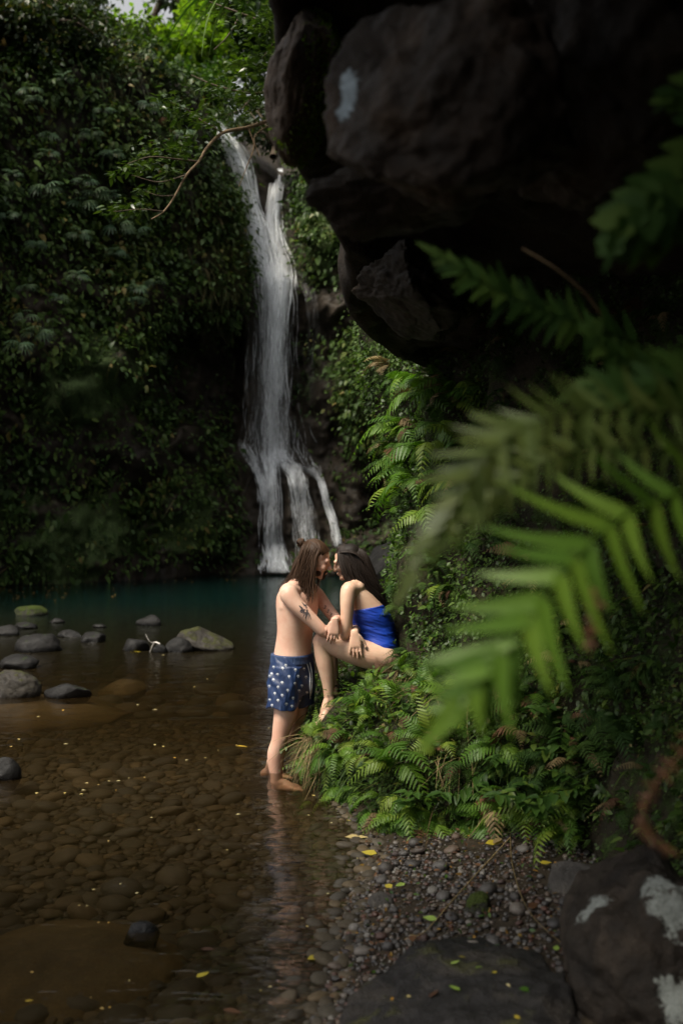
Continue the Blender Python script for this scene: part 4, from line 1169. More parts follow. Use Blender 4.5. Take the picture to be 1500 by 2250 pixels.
# ================================================================== WATERFALL
fall = empty('waterfall', P(612, 1252, 29.2))
tag(fall, 'white waterfall dropping from the notch and parting over a dark rock into the pool', 'waterfall')
tree_c = BVHTree.FromPolygons([tuple(v) for v in cliffV], [tuple(f) for f in grid_faces(nc, NZZ)[:, ::-1]])
def cliff_depth(px, py, default=30.0):
    o0 = Vector((0, 0, CAMZ)); dv = (P(px, py, 10) - o0)
    h = tree_c.ray_cast(o0, dv.normalized())
    return h[0][1] if h[0] is not None else default
def ribbon(name, rows, mat, off=0.25, nu=22, nv=90, wav=0.12, seed=0, den=None, freefall=None, spread_edge=0.3, strands=70, core=None, smooth_n=8):
    """rows: (px_left, px_right, py[, den]); laid a little in front of the rock, bowed out in the middle"""
    rows = np.array(rows, float)
    rr = catmull(rows, nv)
    dl = np.array([cliff_depth((a + b) / 2, c) for a, b, c in rr[:, :3]])
    k = np.ones(9) / 9
    dl = np.minimum(dl, np.convolve(np.pad(dl, 4, 'edge'), k, 'valid'))
    for _ in range(smooth_n): dl = np.convolve(np.pad(dl, 4, 'edge'), k, 'valid')
    if freefall: # drops clear of the rock between two heights
        a, b = freefall
        m = (rr[:, 2] > a) & (rr[:, 2] < b)
        da = np.interp(a, rr[:, 2], dl); db = np.interp(b, rr[:, 2], dl)
        dl[m] = np.minimum(dl[m], np.interp(rr[m, 2], [a, b], [da, db]))
    u = np.linspace(0, 1, nu)
    V = []; ed = []; dn_ = []; uvs = []
    for i, r in enumerate(rr):
        Yr = dl[i] - off - 0.22 * np.sin(np.pi * u)
        pxs = r[0] + (r[1] - r[0]) * u
        for j in range(nu):
            p = P(pxs[j], r[2], Yr[j]); V.append(p[:])
            e = min(u[j], 1 - u[j]) / spread_edge
            tv = i / (nv - 1)
            ed.append(min(1, e) ** .8 * min(1, tv * 14) * min(1, (1 - tv) * 9)); dn_.append((r[3] if len(r) > 3 else 1.0) * (1 if core is None else .62 + .5 * math.exp(-((u[j] - core) / .24) ** 2)))
            uvs.append((p.x, p.z))
    # loose threads of water over the sheet
    faces_ = [grid_faces(nv, nu)]
    rs = np.random.default_rng(500 + seed)
    wpx = (rr[:, 1] - rr[:, 0])
    for sidx in range(int(strands * max(1.0, wpx.mean() / 40))):
        i0 = rs.integers(0, nv - 8); ln = int(rs.uniform(.12, .5) * nv); idx = np.arange(i0, min(nv, i0 + ln), 2)
        if len(idx) < 3: continue
        u0 = rs.uniform(-.06, 1.06) if core is None else rs.normal(core, .25); dru = rs.normal(0, .05); hw = rs.uniform(.6, 2.2)
        ph = rs.uniform(0, 6.28); lay = rs.uniform(.0, .35); b0 = len(V)
        for m_, i in enumerate(idx):
            tt_ = m_ / (len(idx) - 1); r = rr[i]
            uc = u0 + dru * tt_ + .02 * math.sin(ph + i * .3)
            xc = r[0] + (r[1] - r[0]) * uc; k2 = math.sin(math.pi * min(1, max(0, tt_ * .92 + .04)))
            for sg_ in (-1, 0, 1):
                p = P(xc + sg_ * hw * (.5 + .8 * tt_), r[2], dl[i] - off - .22 * math.sin(math.pi * min(1, max(0, uc))) - lay - (.03 if sg_ == 0 else 0))
                V.append(p[:]); ed.append((1.0 if sg_ == 0 else .12) * k2); dn_.append((r[3] if len(r) > 3 else 1.0) * 1.05 + .15); uvs.append((p.x * 1.5 + ph, p.z * 1.3))
        faces_.append(grid_faces(len(idx), 3, b0))
    faces_ = np.concatenate(faces_)
    V = np.array(V)
    n = fbm(np.column_stack([V[:, 0] * 4, V[:, 2] * 1.2, V[:, 1] * 0 + seed]), 90 + seed, 4)
    V[:, 1] += wav * n
    o = obj(name, mesh_np(name, V, faces_, attrs={'edge': np.array(ed), 'den': np.array(dn_)}, uv=np.array(uvs)), mat)
    o.parent = fall; o.matrix_parent_inverse = Matrix.Translation(-Vector(fall.location))
    return o
WF = [mat_fall('fall_dense', 1.0, 7, 1.3), mat_fall('fall_thin', 1.0, 10, 4.7), mat_fall('fall_veil', 1.0, 14, 9.1)]
ribbon('upper_cascade', [(469, 485, 262, 1.7), (474, 508, 295, 1.75), (484, 540, 330, 1.65), (508, 558, 380, 1.65), (525, 568, 440, 1.5), (532, 590, 500, 1.15), (534, 606, 560, .95), (536, 620, 640, .8)], WF[0], .3, seed=1)
ribbon('upper_cascade', [(473, 481, 266, 1.4), (482, 512, 310, 1.5), (504, 545, 370, 1.3), (526, 562, 450, 1.25), (538, 578, 520, .9), (540, 590, 600, .6)], WF[1], .5, seed=2)
ribbon('side_stream', [(608, 624, 366, 1.6), (597, 623, 400, 1.65), (586, 619, 450, 1.6), (582, 619, 500, 1.5), (590, 630, 545, 1.15), (600, 648, 590, 1.0), (606, 652, 640, .8)], WF[0], .3, seed=3)
ribbon('main_veil', [(536, 640, 520, .45), (535, 645, 600, .75), (534, 647, 650, .80), (534, 645, 760, .72), (532, 645, 860, .62), (526, 650, 940, .62), (520, 664, 1000, .66), (530, 684, 1040, .7)], WF[2], .45, nu=34, nv=140, seed=4, freefall=(640, 985), core=.6, strands=45)
ribbon('main_veil', [(545, 640, 560, .45), (548, 642, 620, .85), (556, 640, 700, .75), (558, 638, 800, .62), (552, 644, 900, .55), (542, 658, 985, .65), (555, 668, 1030, .7)], WF[1], .75, nu=30, nv=120, seed=5, freefall=(640, 985), core=.55, strands=45)
ribbon('main_veil', [(596, 642, 605, 1.3), (596, 640, 640, 1.15), (590, 632, 720, 1.0), (588, 628, 800, .85), (586, 634, 900, .6)], WF[0], .95, nu=20, nv=80, seed=6, freefall=(620, 985))
ribbon('lower_stream', [(560, 612, 985, .75), (570, 614, 1030, .92), (572, 616, 1080, .78), (570, 618, 1130, .7), (570, 622, 1180, .74), (572, 634, 1220, .95), (574, 650, 1262, 1.1)], WF[0], .35, seed=7)
ribbon('lower_stream', [(600, 668, 1010, .85), (624, 674, 1045, .9), (636, 682, 1090, .76), (644, 692, 1140, .66), (650, 702, 1195, .6), (652, 706, 1245, .6)], WF[0], .35, seed=8)
ribbon('splash', [(580, 628, 1190, .4), (578, 640, 1220, .95), (574, 652, 1245, 1.1), (566, 672, 1262, .6)], WF[1], .6, nv=30, seed=12, strands=60, core=.45)
ribbon('left_runnel', [(519, 532, 960, .45), (527, 553, 990, .7), (548, 572, 1020, .8), (563, 582, 1060, .85), (568, 586, 1110, .6)], WF[1], .3, nu=12, seed=9)
ribbon('right_runnel', [(640, 700, 1020, .8), (690, 712, 1050, .8), (700, 718, 1070, .95), (710, 728, 1110, .95), (724, 742, 1150, .9), (734, 750, 1205, .8)], WF[1], .3, nu=12, seed=10)
ribbon('right_runnel', [(640, 668, 590, .45), (664, 692, 640, .38), (678, 700, 720, .3), (676, 698, 800, .28), (670, 694, 900, .25)], WF[2], .25, nu=10, seed=11)
mb = bpy.data.objects['mossy_boulder']
mv = vert_arrays(mb.data); mn_ = np.empty(len(mv) * 3, np.float32); mb.data.vertices.foreach_get('normal', mn_); mn_ = mn_.reshape(-1, 3).astype(float)
mw = np.clip(mv[:, 0] / .1 + .25 + 1.2 * fbm(mv * 9, 95, 3), 0, 1) * (mn_[:, 1] < .3); mw /= mw.sum()
mi_ = rng.choice(len(mv), 2600, p=mw)

# ================================================================== ROCKS IN THE WATER
def wrock(l, r, top, base, seed, mat, label, depthf=0.8, rot=0.0, z0=0.0, name='rock', sub=4, cuts=7, sink=0.35, **kw):
    Yb = FPX * CAMZ / (base - 1125.0)
    wx = (r - l) / FPX * Yb / 2
    h = (base - top) / FPX * Yb * .8
    c = P((l + r) / 2, base, Yb)
    c.y += wx * depthf * .7; c.z = h * .5 - h * sink
    o = rock(name, c, (wx * 1.12, wx * depthf, h * (.5 + sink) * 1.08), seed, mat, label, 'rock', 'rocks standing out of the pool', rot=(0, rot, 0), sub=sub, cuts=cuts, **kw)
    return o
BW = M['boulder_wet']
wrock(28, 97, 1325, 1353, 101, M['boulder_moss'], 'low rock covered in bright green moss near the left edge', .7)
wrock(-10, 42, 1371, 1396, 102, BW, 'low grey rock cut by the left edge below the mossy one', .8)
wrock(27, 77, 1366, 1382, 103, BW, 'small flat rock just above the round grey boulder', .7)
wrock(34, 127, 1383, 1432, 104, BW, 'rounded grey boulder at the left, tallest of its row', .8, cuts=5)
wrock(107, 140, 1357, 1369, 105, BW, 'tiny dark rock tip left of the open water', .7, sub=3)
wrock(127, 178, 1382, 1400, 106, BW, 'flat dark rock right of the round grey boulder', .7)
wrock(171, 229, 1384, 1412, 107, BW, 'dark pointed rock with yellow debris at its foot', .8)
wrock(203, 233, 1369, 1379, 108, BW, 'low dark rock tip barely above the water', .7, sub=3)
wrock(302, 356, 1350, 1375, 109, BW, 'pale grey peaked rock farthest out in the pool', .7)
wrock(266, 322, 1397, 1431, 110, BW, 'rounded grey rock with a white stick beside it', .8, cuts=5)
wrock(362, 421, 1398, 1433, 111, BW, 'dark faceted rock leaning on the big slab-sided rock', .8)
wrock(386, 504, 1374, 1430, 112, M['boulder_top'], 'large angular rock with a mossy sloping top', .7, rot=.16, cuts=9, cutdepth=(.5, .85), sub=5)
wrock(335, 366, 1413, 1434, 113, BW, 'small dark stone between two grey rocks by the stick', .7, sub=3)
wrock(-20, 76, 1436, 1470, 114, BW, 'long low grey rock with yellow petals at its foot', .7)
wrock(-40, 71, 1468, 1534, 115, M['boulder_top'], 'big brown-topped boulder cut by the left edge', .8, cuts=5, sub=5)
wrock(97, 188, 1493, 1534, 116, BW, 'grey rock resting on the drowned brown slab', .7, cuts=8)
wrock(-25, 36, 1660, 1714, 117, BW, 'black wet rock at the left edge nearest the viewer', .7)
def sunk(l, r, t, b, z, seed, label, thick=.12, rot=0.0):
    Yn = FPX * (CAMZ - z) / (b - 1125.0); Yf_ = FPX * (CAMZ - z) / (t - 1125.0)
    Ym = (Yn + Yf_) / 2
    o = rock('sunken_slab', ((((l + r) / 2) - 750) / FPX * Ym, Ym, z - thick), ((r - l) / FPX * Ym / 2 * 1.05, (Yf_ - Yn) / 2 * 1.1, thick * 1.15), seed, M['slab'], label, 'slab', 'drowned slabs under the water', rot=(0, 0, rot), sub=5, cuts=6, rough=.10, cutdepth=(.72, .95))
sunk(-120, 292, 1512, 1572, -.06, 121, 'flat brown slab under water around a grey rock', .14)
sunk(-150, 400, 1990, 2215, -.05, 122, 'huge smooth brown slab under water at the bottom left', .14, .12)
sunk(220, 320, 1488, 1512, -.05, 123, 'small drowned slab behind the grey rock at the left', .1)
rock('rock', onwater(306, 2052) + Vector((0, .05, -.05)), (.085, .05, .085), 124, BW, 'small wet rock tip breaking the surface on the drowned slab', 'rock', 'rocks standing out of the pool', sub=4)
st_o = obj('driftwood_stick', tubes_mesh('driftwood_stick', [np.column_stack([catmull(np.array([onwater(330, 1432)[:], (P(340, 1412, 12.65))[:], (P(352, 1415, 12.6))[:]]), 14), np.linspace(.008, .012, 14)]), np.column_stack([catmull(np.array([P(340, 1412, 12.65)[:], P(330, 1410, 12.6)[:], P(320, 1393, 12.6)[:]]), 10), np.linspace(.007, .003, 10)])], 6), M['driftwood'])
tag(st_o, 'white broken stick lodged among the grey rocks', 'stick')

# boulders in the foreground
M['rock_fore'] = mat_rock('rock_fore', (0.006, 0.0055, 0.005), (0.017, 0.016, 0.016), (0.05, 0.043, 0.036), moss=0.10, mosscol=(0.05, 0.05, 0.02), scale=4, bump=0.8, rough=0.55)
fore = rock('boulder', Vector((.47, 3.28, .05)), (.50, .60, .20), 131, M['rock_fore'], 'broad flat dark boulder at the bottom strewn with small leaves', 'boulder', sub=6, cuts=10, rough=.22, cutdepth=(.6, .95), freq=1.6)
bc = P(1445, 2120, 3.35)
bigl = rock('boulder', bc, (.30, .42, .37), 133, None, 'tall dark boulder with white lichen patches at the right edge', 'boulder', sub=6, cuts=11, rough=.22, cutdepth=(.7, .95), freq=1.5)
bpy.context.view_layer.update()
lich = [rock_spot(bigl, 1300, 2000), rock_spot(bigl, 1465, 1935), rock_spot(bigl, 1485, 2000), rock_spot(bigl, 1490, 2200)]
M['rock_bigl'] = mat_rock('rock_bigl', (0.006, 0.005, 0.004), (0.02, 0.015, 0.011), (0.05, 0.038, 0.028), lichen=[(lich[0], .07), (lich[1], .10), (lich[2], .08), (lich[3], .07)], scale=5, bump=0.9, rough=0.65, lichencol=(0.20, 0.215, 0.20))
bigl.data.materials.append(M['rock_bigl'])
M['rock_grey'] = mat_rock('rock_grey', (0.025, 0.023, 0.021), (0.055, 0.05, 0.045), (0.12, 0.105, 0.085), scale=6, bump=.7, rough=.65)
rock('boulder', P(1262, 1968, 4.35), (.175, .2, .15), 134, M['rock_grey'], 'grey angular boulder between the gravel and the lichen boulder', 'boulder', sub=5, cuts=9)
rock('stone', P(1052, 2018, 4.2), (.066, .07, .105), 135, M['boulder_moss'], 'small upright stone wrapped in green moss on the gravel', 'stone', sub=5, cuts=3, rough=.3)
rock('stone', P(838, 1985, 4.45), (.062, .06, .05), 136, M['rock_grey'], 'pale rounded stone at the water edge of the gravel', 'stone', sub=4, cuts=4)
rock('stone', P(826, 2058, 4.2), (.05, .05, .036), 137, M['rock_grey'], 'dark oval stone low on the gravel by the flat boulder', 'stone', sub=4, cuts=4)
rock('boulder', P(880, 1255, 10.2), (.40, .5, .42), 138, M['boulder_wet'], 'dark rock behind the seated person at the pool edge', 'boulder', sub=5, cuts=8)

# ================================================================== STONES OF THE BED AND PEBBLES OF THE SHORE
bed_protos = []
for k in range(8):
    V, F = rock_V(200 + k, (1, random.uniform(.65, .95), random.uniform(.30, .48)), 2, cuts=5, rough=.14, cutdepth=(.7, .95))
    bed_protos.append((V, F, mesh_np('stone', V, F, attrs={'rnd': np.full(len(V), k / 8)})))
peb_protos = []
for k in range(8):
    V, F = rock_V(220 + k, (1, random.uniform(.65, .95), random.uniform(.45, .75)), 2, cuts=4, rough=.12, cutdepth=(.75, .97))
    peb_protos.append((V, F, mesh_np('pebble', V, F, attrs={'rnd': np.full(len(V), k / 8)})))
def place_stones(name, protos, cand, keep, mat, parent, joined_name, emb):
    """cand: (x,y,size) largest in the picture first; the first `keep` become objects"""
    cand = sorted(cand, key=lambda c: -c[2] / c[1])
    z = ground_z(np.array([c[0] for c in cand]), np.array([c[1] for c in cand]))
    VV, FF, RR = [], [], []; base = 0
    for i, (x, y, s) in enumerate(cand):
        q = random.randrange(len(protos)); V, F, me = protos[q]
        rz = random.uniform(0, 6.28); tx, ty = random.gauss(0, .14), random.gauss(0, .14)
        zz_ = z[i] + s * emb
        if i < keep:
            if len(me.materials) == 0: me.materials.append(mat)
            o = bpy.data.objects.new(name, me); COL.objects.link(o)
            o.location = (x, y, zz_); o.rotation_euler = (tx, ty, rz); o.scale = (s, s, s * random.uniform(.75, 1.2)); o.parent = parent
        else:
            m = np.array(Matrix.Rotation(rz, 3, 'Z') @ Matrix.Rotation(tx, 3, 'X') @ Matrix.Rotation(ty, 3, 'Y'))
            V2 = (V * s) @ m.T + np.array([x, y, zz_])
            VV.append(V2); FF.append(F + base); base += len(V); RR.append(np.full(len(V), random.random()))
    o = obj(joined_name, mesh_np(joined_name, np.concatenate(VV), np.concatenate(FF), attrs={'rnd': np.concatenate(RR)}), mat, parent)
    o['kind'] = 'stuff'
cand = []; cells = {}
def poisson(cand, cells, n, xr, yr, size, ok, tight=.78):
    for _ in range(n):
        x, y = random.uniform(*xr), random.uniform(*yr)
        s = size(x, y)
        if not ok(x, y, s): continue
        g = .12; cx, cy2 = int(x // g), int(y // g); bad = False
        rad = int(s * 2.2 / g) + 2
        for i in range(cx - rad, cx + rad + 1):
            for j in range(cy2 - rad, cy2 + rad + 1):
                for (a, b, t) in cells.get((i, j), ()):
                    if (a - x) ** 2 + (b - y) ** 2 < ((s + t) * tight) ** 2: bad = True; break
                if bad: break
            if bad: break
        if bad: continue
        cells.setdefault((cx, cy2), []).append((x, y, s)); cand.append((x, y, s))
def in_view(x, y, m=1.25): return abs(x) / y < .343 * m
shx = lambda y: float(np.interp(y, SH_Y, SH_X))
poisson(cand, cells, 1400, (-2.6, .1), (3.4, 8.5), lambda x, y: random.uniform(.055, .125) * (1.0 if x < -.5 else .6), lambda x, y, s: in_view(x, y) and x < shx(y) - .35 and math.hypot(x + .35, y - 6.95) > .42)
poisson(cand, cells, 14000, (-3.0, .3), (3.4, 9.5), lambda x, y: random.uniform(.026, .066), lambda x, y, s: in_view(x, y) and x < shx(y) + .02 and math.hypot(x + .35, y - 6.95) > .42, .62)
poisson(cand, cells, 16000, (-2.2, .35), (3.4, 7.6), lambda x, y: random.uniform(.014, .034), lambda x, y, s: in_view(x, y) and x < shx(y) + .05 and math.hypot(x + .35, y - 6.95) > .36, .6)
poisson(cand, cells, 2500, (-6.0, 1.0), (9.5, 17), lambda x, y: random.uniform(.08, .24), lambda x, y, s: in_view(x, y) and x < shx(y) - .2)
place_stones('stone', bed_protos, cand, 300, M['bedstone'], ground, 'stream_stones', .04)
cand = []; cells = {}
def foot_side(x, y):
    i = np.argmin((ft[:, 0] - x) ** 2 + (ft[:, 1] - y) ** 2)
    return (x - ft[i, 0]) * inn[i, 0] + (y - ft[i, 1]) * inn[i, 1]
okp = lambda x, y, s: in_view(x, y) and x > shx(y) - .06 and foot_side(x, y) < .06
def okq(x, y, s):
    if not okp(x, y, s): return False
    soil = ss(-.75, -.1, foot_side(x, y)) * .75 + .6 * float(vnoise(np.array([[x * 3.2, y * 3.2, 1.0]]), 77)[0])
    return random.random() > soil
poisson(cand, cells, 260, (-.1, 1.25), (3.3, 5.9), lambda x, y: random.uniform(.018, .046), okq, .85)
poisson(cand, cells, 9000, (-.1, 1.25), (3.3, 5.9), lambda x, y: random.uniform(.007, .020), okq, .72)
poisson(cand, cells, 9000, (-.1, 1.25), (3.3, 5.9), lambda x, y: random.uniform(.003, .009), okq, .7)
place_stones('pebble', peb_protos, cand, 300, M['pebble'], ground, 'shore_gravel', .3)

# ================================================================== LEAVES
def tpl_ovate(w=.32, fold=.10, droop=.12):
    V = np.array([(0, 0, 0), (.28, w * .85, fold), (.28, -w * .85, fold), (.62, w * .7, fold * .7 - droop * .4), (.62, -w * .7, fold * .7 - droop * .4), (1, 0, -droop), (.32, 0, 0), (.64, 0, -droop * .35)])
    F = np.array([(0, 6, 1), (0, 2, 6), (6, 7, 3), (6, 3, 1), (6, 4, 7), (6, 2, 4), (7, 5, 3), (7, 4, 5)])
    return V, F
def tpl_small():
    return np.array([(0, 0, 0), (.5, .34, .06), (1, 0, -.05), (.5, -.34, .06)]), np.array([(0, 1, 2), (0, 2, 3)])
def tpl_blade(w=.04, n=4, bend=.45):
    t = np.linspace(0, 1, n + 1)
    V = []; 
    for k in t:
        ww = w * (1 - k ** 2.2) + .002
        V += [(k * (1 - .25 * bend * k), ww, -bend * k * k), (k * (1 - .25 * bend * k), -ww, -bend * k * k)]
    i = np.arange(n) * 2
    return np.array(V), np.concatenate([np.stack([i, i + 1, i + 3], 1), np.stack([i, i + 3, i + 2], 1)])
def scatter(tpl, pos, d, nrm_, size, rnd=None):
    V, F = tpl
    pos = np.asarray(pos); d = np.asarray(d, float); d = d / (np.linalg.norm(d, axis=1)[:, None] + 1e-9)
    s = np.cross(nrm_, d); s /= np.linalg.norm(s, axis=1)[:, None] + 1e-9
    n = np.cross(d, s)
    size = np.asarray(size)[:, None, None]
    W = pos[:, None] + size * (V[None, :, 0:1] * d[:, None] + V[None, :, 1:2] * s[:, None] + V[None, :, 2:3] * n[:, None])
    N = len(pos)
    FF = (F[None] + (np.arange(N) * len(V))[:, None, None]).reshape(-1, 3)
    if rnd is None: rnd = rng.random(N)
    return W.reshape(-1, 3), FF, np.repeat(rnd, len(V))
def join(parts_):
    VV, FF, RR = [], [], []; b = 0
    for V, F, R in parts_:
        VV.append(V); FF.append(F + b); RR.append(R); b += len(V)
    return np.concatenate(VV), np.concatenate(FF), np.concatenate(RR)
def leafmesh(name, parts_, mat, parent=None, smooth=True):
    V, F, R = join(parts_)
    return obj(name, mesh_np(name, V, F, smooth, attrs={'rnd': R}), mat, parent)

mo = leafmesh('moss', [scatter(tpl_small(), mv[mi_], mn_[mi_] + rng.normal(0, .6, (2600, 3)), rng.normal(0, 1, (2600, 3)), rng.uniform(.006, .018, 2600))], M['leaf_lime'], mb)
mo['kind'] = 'stuff'; mo['label'] = 'yellow-green moss tufts on the brown rock'
# ---- cliff foliage: leaves over the wall
gv = cliffV.reshape(nc, NZZ, 3)
du = np.gradient(gv, axis=0); dv_ = np.gradient(gv, axis=1)
cn = np.cross(dv_.reshape(-1, 3), du.reshape(-1, 3)); cn /= np.linalg.norm(cn, axis=1)[:, None] + 1e-9
cn[cn[:, 1] > 0] *= np.where(cn[cn[:, 1] > 0][:, 2:3] > .6, 1, -1)
area = np.linalg.norm(np.cross(du.reshape(-1, 3), dv_.reshape(-1, 3)), axis=1)
vis = ((px_ > -260) & (px_ < 960) & (py_ > -160) & (py_ < 1290)).astype(float)
patch = ss(-.30, .25, fbm(cliffV * 0.9, 61, 4))
veg = np.clip(1 - 1.1 * rockness, 0.0, 1) * (0.25 + .75 * patch)
veg = veg * np.where((py_ > 760) & (px_ < 560), .85, 1.0) * np.where(px_ > 640, .8, 1.0)
wpx, wpy = px_ + 45 * fbm(cliffV * .9, 25, 4), py_ + 45 * fbm(cliffV * .9, 26, 4)
veg = veg * (1 - .93 * blob(wpx, wpy, 185, 865, 100, 90, 4)) * (1 - .88 * blob(wpx, wpy, 180, 1175, 150, 75, 4)) * (1 - .6 * blob(wpx, wpy, 440, 1160, 50, 80, 4))
veg = veg * (1 - .97 * blob(px_, py_, 510, 330, 42, 75, 3)) * (1 - .95 * blob(px_, py_, 608, 440, 26, 90, 3))
veg = veg * (1 - .85 * blob(px_, py_, 705, 860, 62, 260, 4)) * (1 - .95 * blob(px_, py_, 840, 1110, 110, 110, 4)) * (1 - .5 * blob(px_, py_, 440, 840, 95, 120, 4))
rowi = np.tile(np.arange(NZZ), nc)
wgt = area * vis * veg * np.where(rowi < NZ, 1.0, .05 * (rowi < NZ + 14)); wgt[cliffV[:, 2] < .15] = 0; wgt /= wgt.sum()
def cliff_pts(n, w=None):
    i = rng.choice(len(cliffV), n, p=wgt if w is None else w)
    return i, cliffV[i] + rng.normal(0, .06, (n, 3))
G_CLIFF = [(0.0, (0.014, 0.030, 0.007)), (0.3, (0.030, 0.058, 0.012)), (0.55, (0.048, 0.084, 0.018)), (0.8, (0.080, 0.115, 0.024)), (0.93, (0.10, 0.118, 0.028)), (1.0, (0.15, 0.11, 0.035))]
N1 = 46000
i, p = cliff_pts(N1)
clump = fbm(cliffV[i] * 2.2, 62, 3)
nn_ = cn[i]
d = nn_ * rng.uniform(.3, 1.0, (N1, 1)) + rng.normal(0, .45, (N1, 3)) + np.array([0, 0, -.75])
p = p + nn_ * (np.abs(rng.normal(0, .20, (N1, 1))) + .35 * np.clip(clump, 0, 1)[:, None])
nl = nn_ + np.array([0, -.2, .9]) + rng.normal(0, .4, (N1, 3))
kd = np.clip(.42 + .75 * fbm(cliffV[i] * .8, 63, 3) + rng.normal(0, .16, N1), 0, .995)
sz = rng.uniform(.07, .16, N1) * rng.choice([1, 1, 1, 1.7], N1) * (1 + .5 * np.clip(clump, -0.5, 1))
M['cliff_leaf'] = mat_foliage('cliff_leaf', G_CLIFF, .6, .25, objrand=False, spec=.15)
cf = leafmesh('cliff_foliage', [scatter(tpl_ovate(), p, d, nl, sz, kd)], M['cliff_leaf'])
tag(cf, 'dense dark green creepers and leaves covering the cliff', 'foliage', kind='stuff')
# larger outer leaves that catch the light
NL = 15000
pk = ss(-.05, .35, fbm(cliffV * 1.3, 64, 3)) * (py_ < 1240)
wl = wgt * (.15 + pk) * np.where(py_ < 720, 1.6, .8); wl /= wl.sum()
i, p = cliff_pts(NL, wl)
kd = np.clip(.5 + .5 * fbm(cliffV[i] * .6, 65, 3) + rng.normal(0, .2, NL), 0, .99)
M['cliff_leaf_outer'] = mat_foliage('cliff_leaf_outer', [(0.0, (0.022, 0.045, 0.014)), (0.4, (0.042, 0.075, 0.020)), (0.7, (0.065, 0.105, 0.028)), (0.9, (0.09, 0.115, 0.03)), (1.0, (0.16, 0.12, 0.04))], .45, .25, objrand=False, spec=.22)
co = leafmesh('cliff_leaves', [scatter(tpl_ovate(.30, .08, .22), p + cn[i] * rng.uniform(.15, .6, (NL, 1)), cn[i] * .7 + rng.normal(0, .5, (NL, 3)) + np.array([0, -.1, -.55]), np.array([0, -.25, 1.0]) + rng.normal(0, .3, (NL, 3)), rng.uniform(.10, .23, NL), kd)], M['cliff_leaf_outer'])
tag(co, 'larger glossy leaves standing out from the cliff creepers', 'foliage', kind='stuff')
# hanging grasses
N2 = 9000
w2 = wgt * (blob(px_, py_, 480, 560, 60, 130, 3) * 6 + blob(px_, py_, 270, 130, 60, 60) * 4 + .25 * patch); w2 /= w2.sum()
i, p = cliff_pts(N2, w2)
d = cn[i] * rng.uniform(.2, .8, (N2, 1)) + rng.normal(0, .25, (N2, 3)) + np.array([0, 0, -.25])
M['cliff_grass'] = mat_foliage('cliff_grass', [(0, (.03, .045, .012)), (.5, (.055, .062, .018)), (.85, (.09, .08, .028)), (1, (.14, .10, .045))], .6, .25, objrand=False)
cg = leafmesh('cliff_grass', [scatter(tpl_blade(.022, 4, .8), p, d, cn[i] + np.array([0, 0, 1.0]), rng.uniform(.25, .65, N2))], M['cliff_grass'])
tag(cg, 'drooping green and tan grasses on the cliff face', 'grass', kind='stuff')

# ---- fan-leaved plants on the cliff
def fan_leaf_mesh(nf=9, L=1.0, half=75):
    V, F, R = [], [], []
    parts_ = []
    tb = tpl_blade(.07, 4, .5)
    for k in range(nf):
        a = math.radians(-half + 2 * half * k / (nf - 1))
        parts_.append(scatter(tb, np.array([(0.25, 0, 0)]) * L, np.array([(math.cos(a), math.sin(a), .05)]), np.array([(0, 0, 1.0)]), np.array([.55 * L * (1 - .25 * abs(a))]), np.array([.5 + .05 * math.sin(k)])))
    parts_.append(scatter(tpl_blade(.02, 2, .05), np.array([(0, 0, 0)]), np.array([(1, 0, .02)]), np.array([(0, 0, 1.0)]), np.array([.34]), np.array([.4])))
    V, F, R = join(parts_)
    return mesh_np('fan_leaf', V, F, attrs={'rnd': R})
fan_me = fan_leaf_mesh(); fan_me.materials.append(M['leaf_blue'])
fan_y = fan_leaf_mesh(5, 1.0, 28); fan_y.materials.append(M['withered'])
def orient(o, d, up):
    d = Vector(d).normalized(); up = Vector(up)
    y = up.cross(d).normalized(); z = d.cross(y)
    o.rotation_euler = Matrix((d, y, z)).transposed().to_euler()
fans = [(70, 205, 50), (80, 225, 45), (108, 305, 46), (205, 300, 44), (108, 345, 50), (185, 405, 52), (212, 430, 60), (245, 435, 54), (185, 455, 62), (105, 420, 66), (300, 515, 60), (265, 500, 70), (178, 520, 52), (85, 545, 48), (175, 610, 46), (300, 640, 50), (345, 625, 46), (330, 235, 50), (355, 250, 46), (30, 390, 44), (45, 765, 70), (60, 700, 60), (85, 735, 58), (300, 665, 44), (65, 60, 60), (230, 250, 44), (145, 180, 46), (20, 480, 44), (60, 640, 46), (135, 660, 44), (405, 300, 44), (250, 345, 50), (255, 560, 48)]
region = ['high on the cliff at the far left', 'midway up the cliff left of the waterfall', 'low on the cliff above the mossy bulge']
fan_at = []
for (x, y, s) in fans:
    Yd = cliff_depth(x, y, 25) - .75
    root = empty('fan_leaf_plant', P(x, y - 12, Yd))
    reg = 0 if y < 330 else (1 if y < 600 else 2)
    fan_at.append((root, x, y, reg))
    S = s / FPX * Yd * 1.05
    n = random.choice((4, 5, 6))
    for k in range(n):
        a = -2.5 + 5.0 * (k + random.uniform(.2, .8)) / n - math.pi / 2 * 0
        o = bpy.data.objects.new('leaf', fan_me); COL.objects.link(o); o.parent = root
        dx = math.sin(a) * .9
        orient(o, (dx, -.7 + random.uniform(-.2, .2), -.25 + .45 * math.cos(a) * random.uniform(.3, 1)), (random.gauss(0, .2), -.45, 1))
        o.scale = (S * random.uniform(.75, 1.1),) * 3
ORD = ['first', 'second', 'third', 'fourth', 'fifth', 'sixth', 'seventh', 'eighth', 'ninth', 'tenth', 'eleventh', 'twelfth', 'thirteenth', 'fourteenth', 'fifteenth']
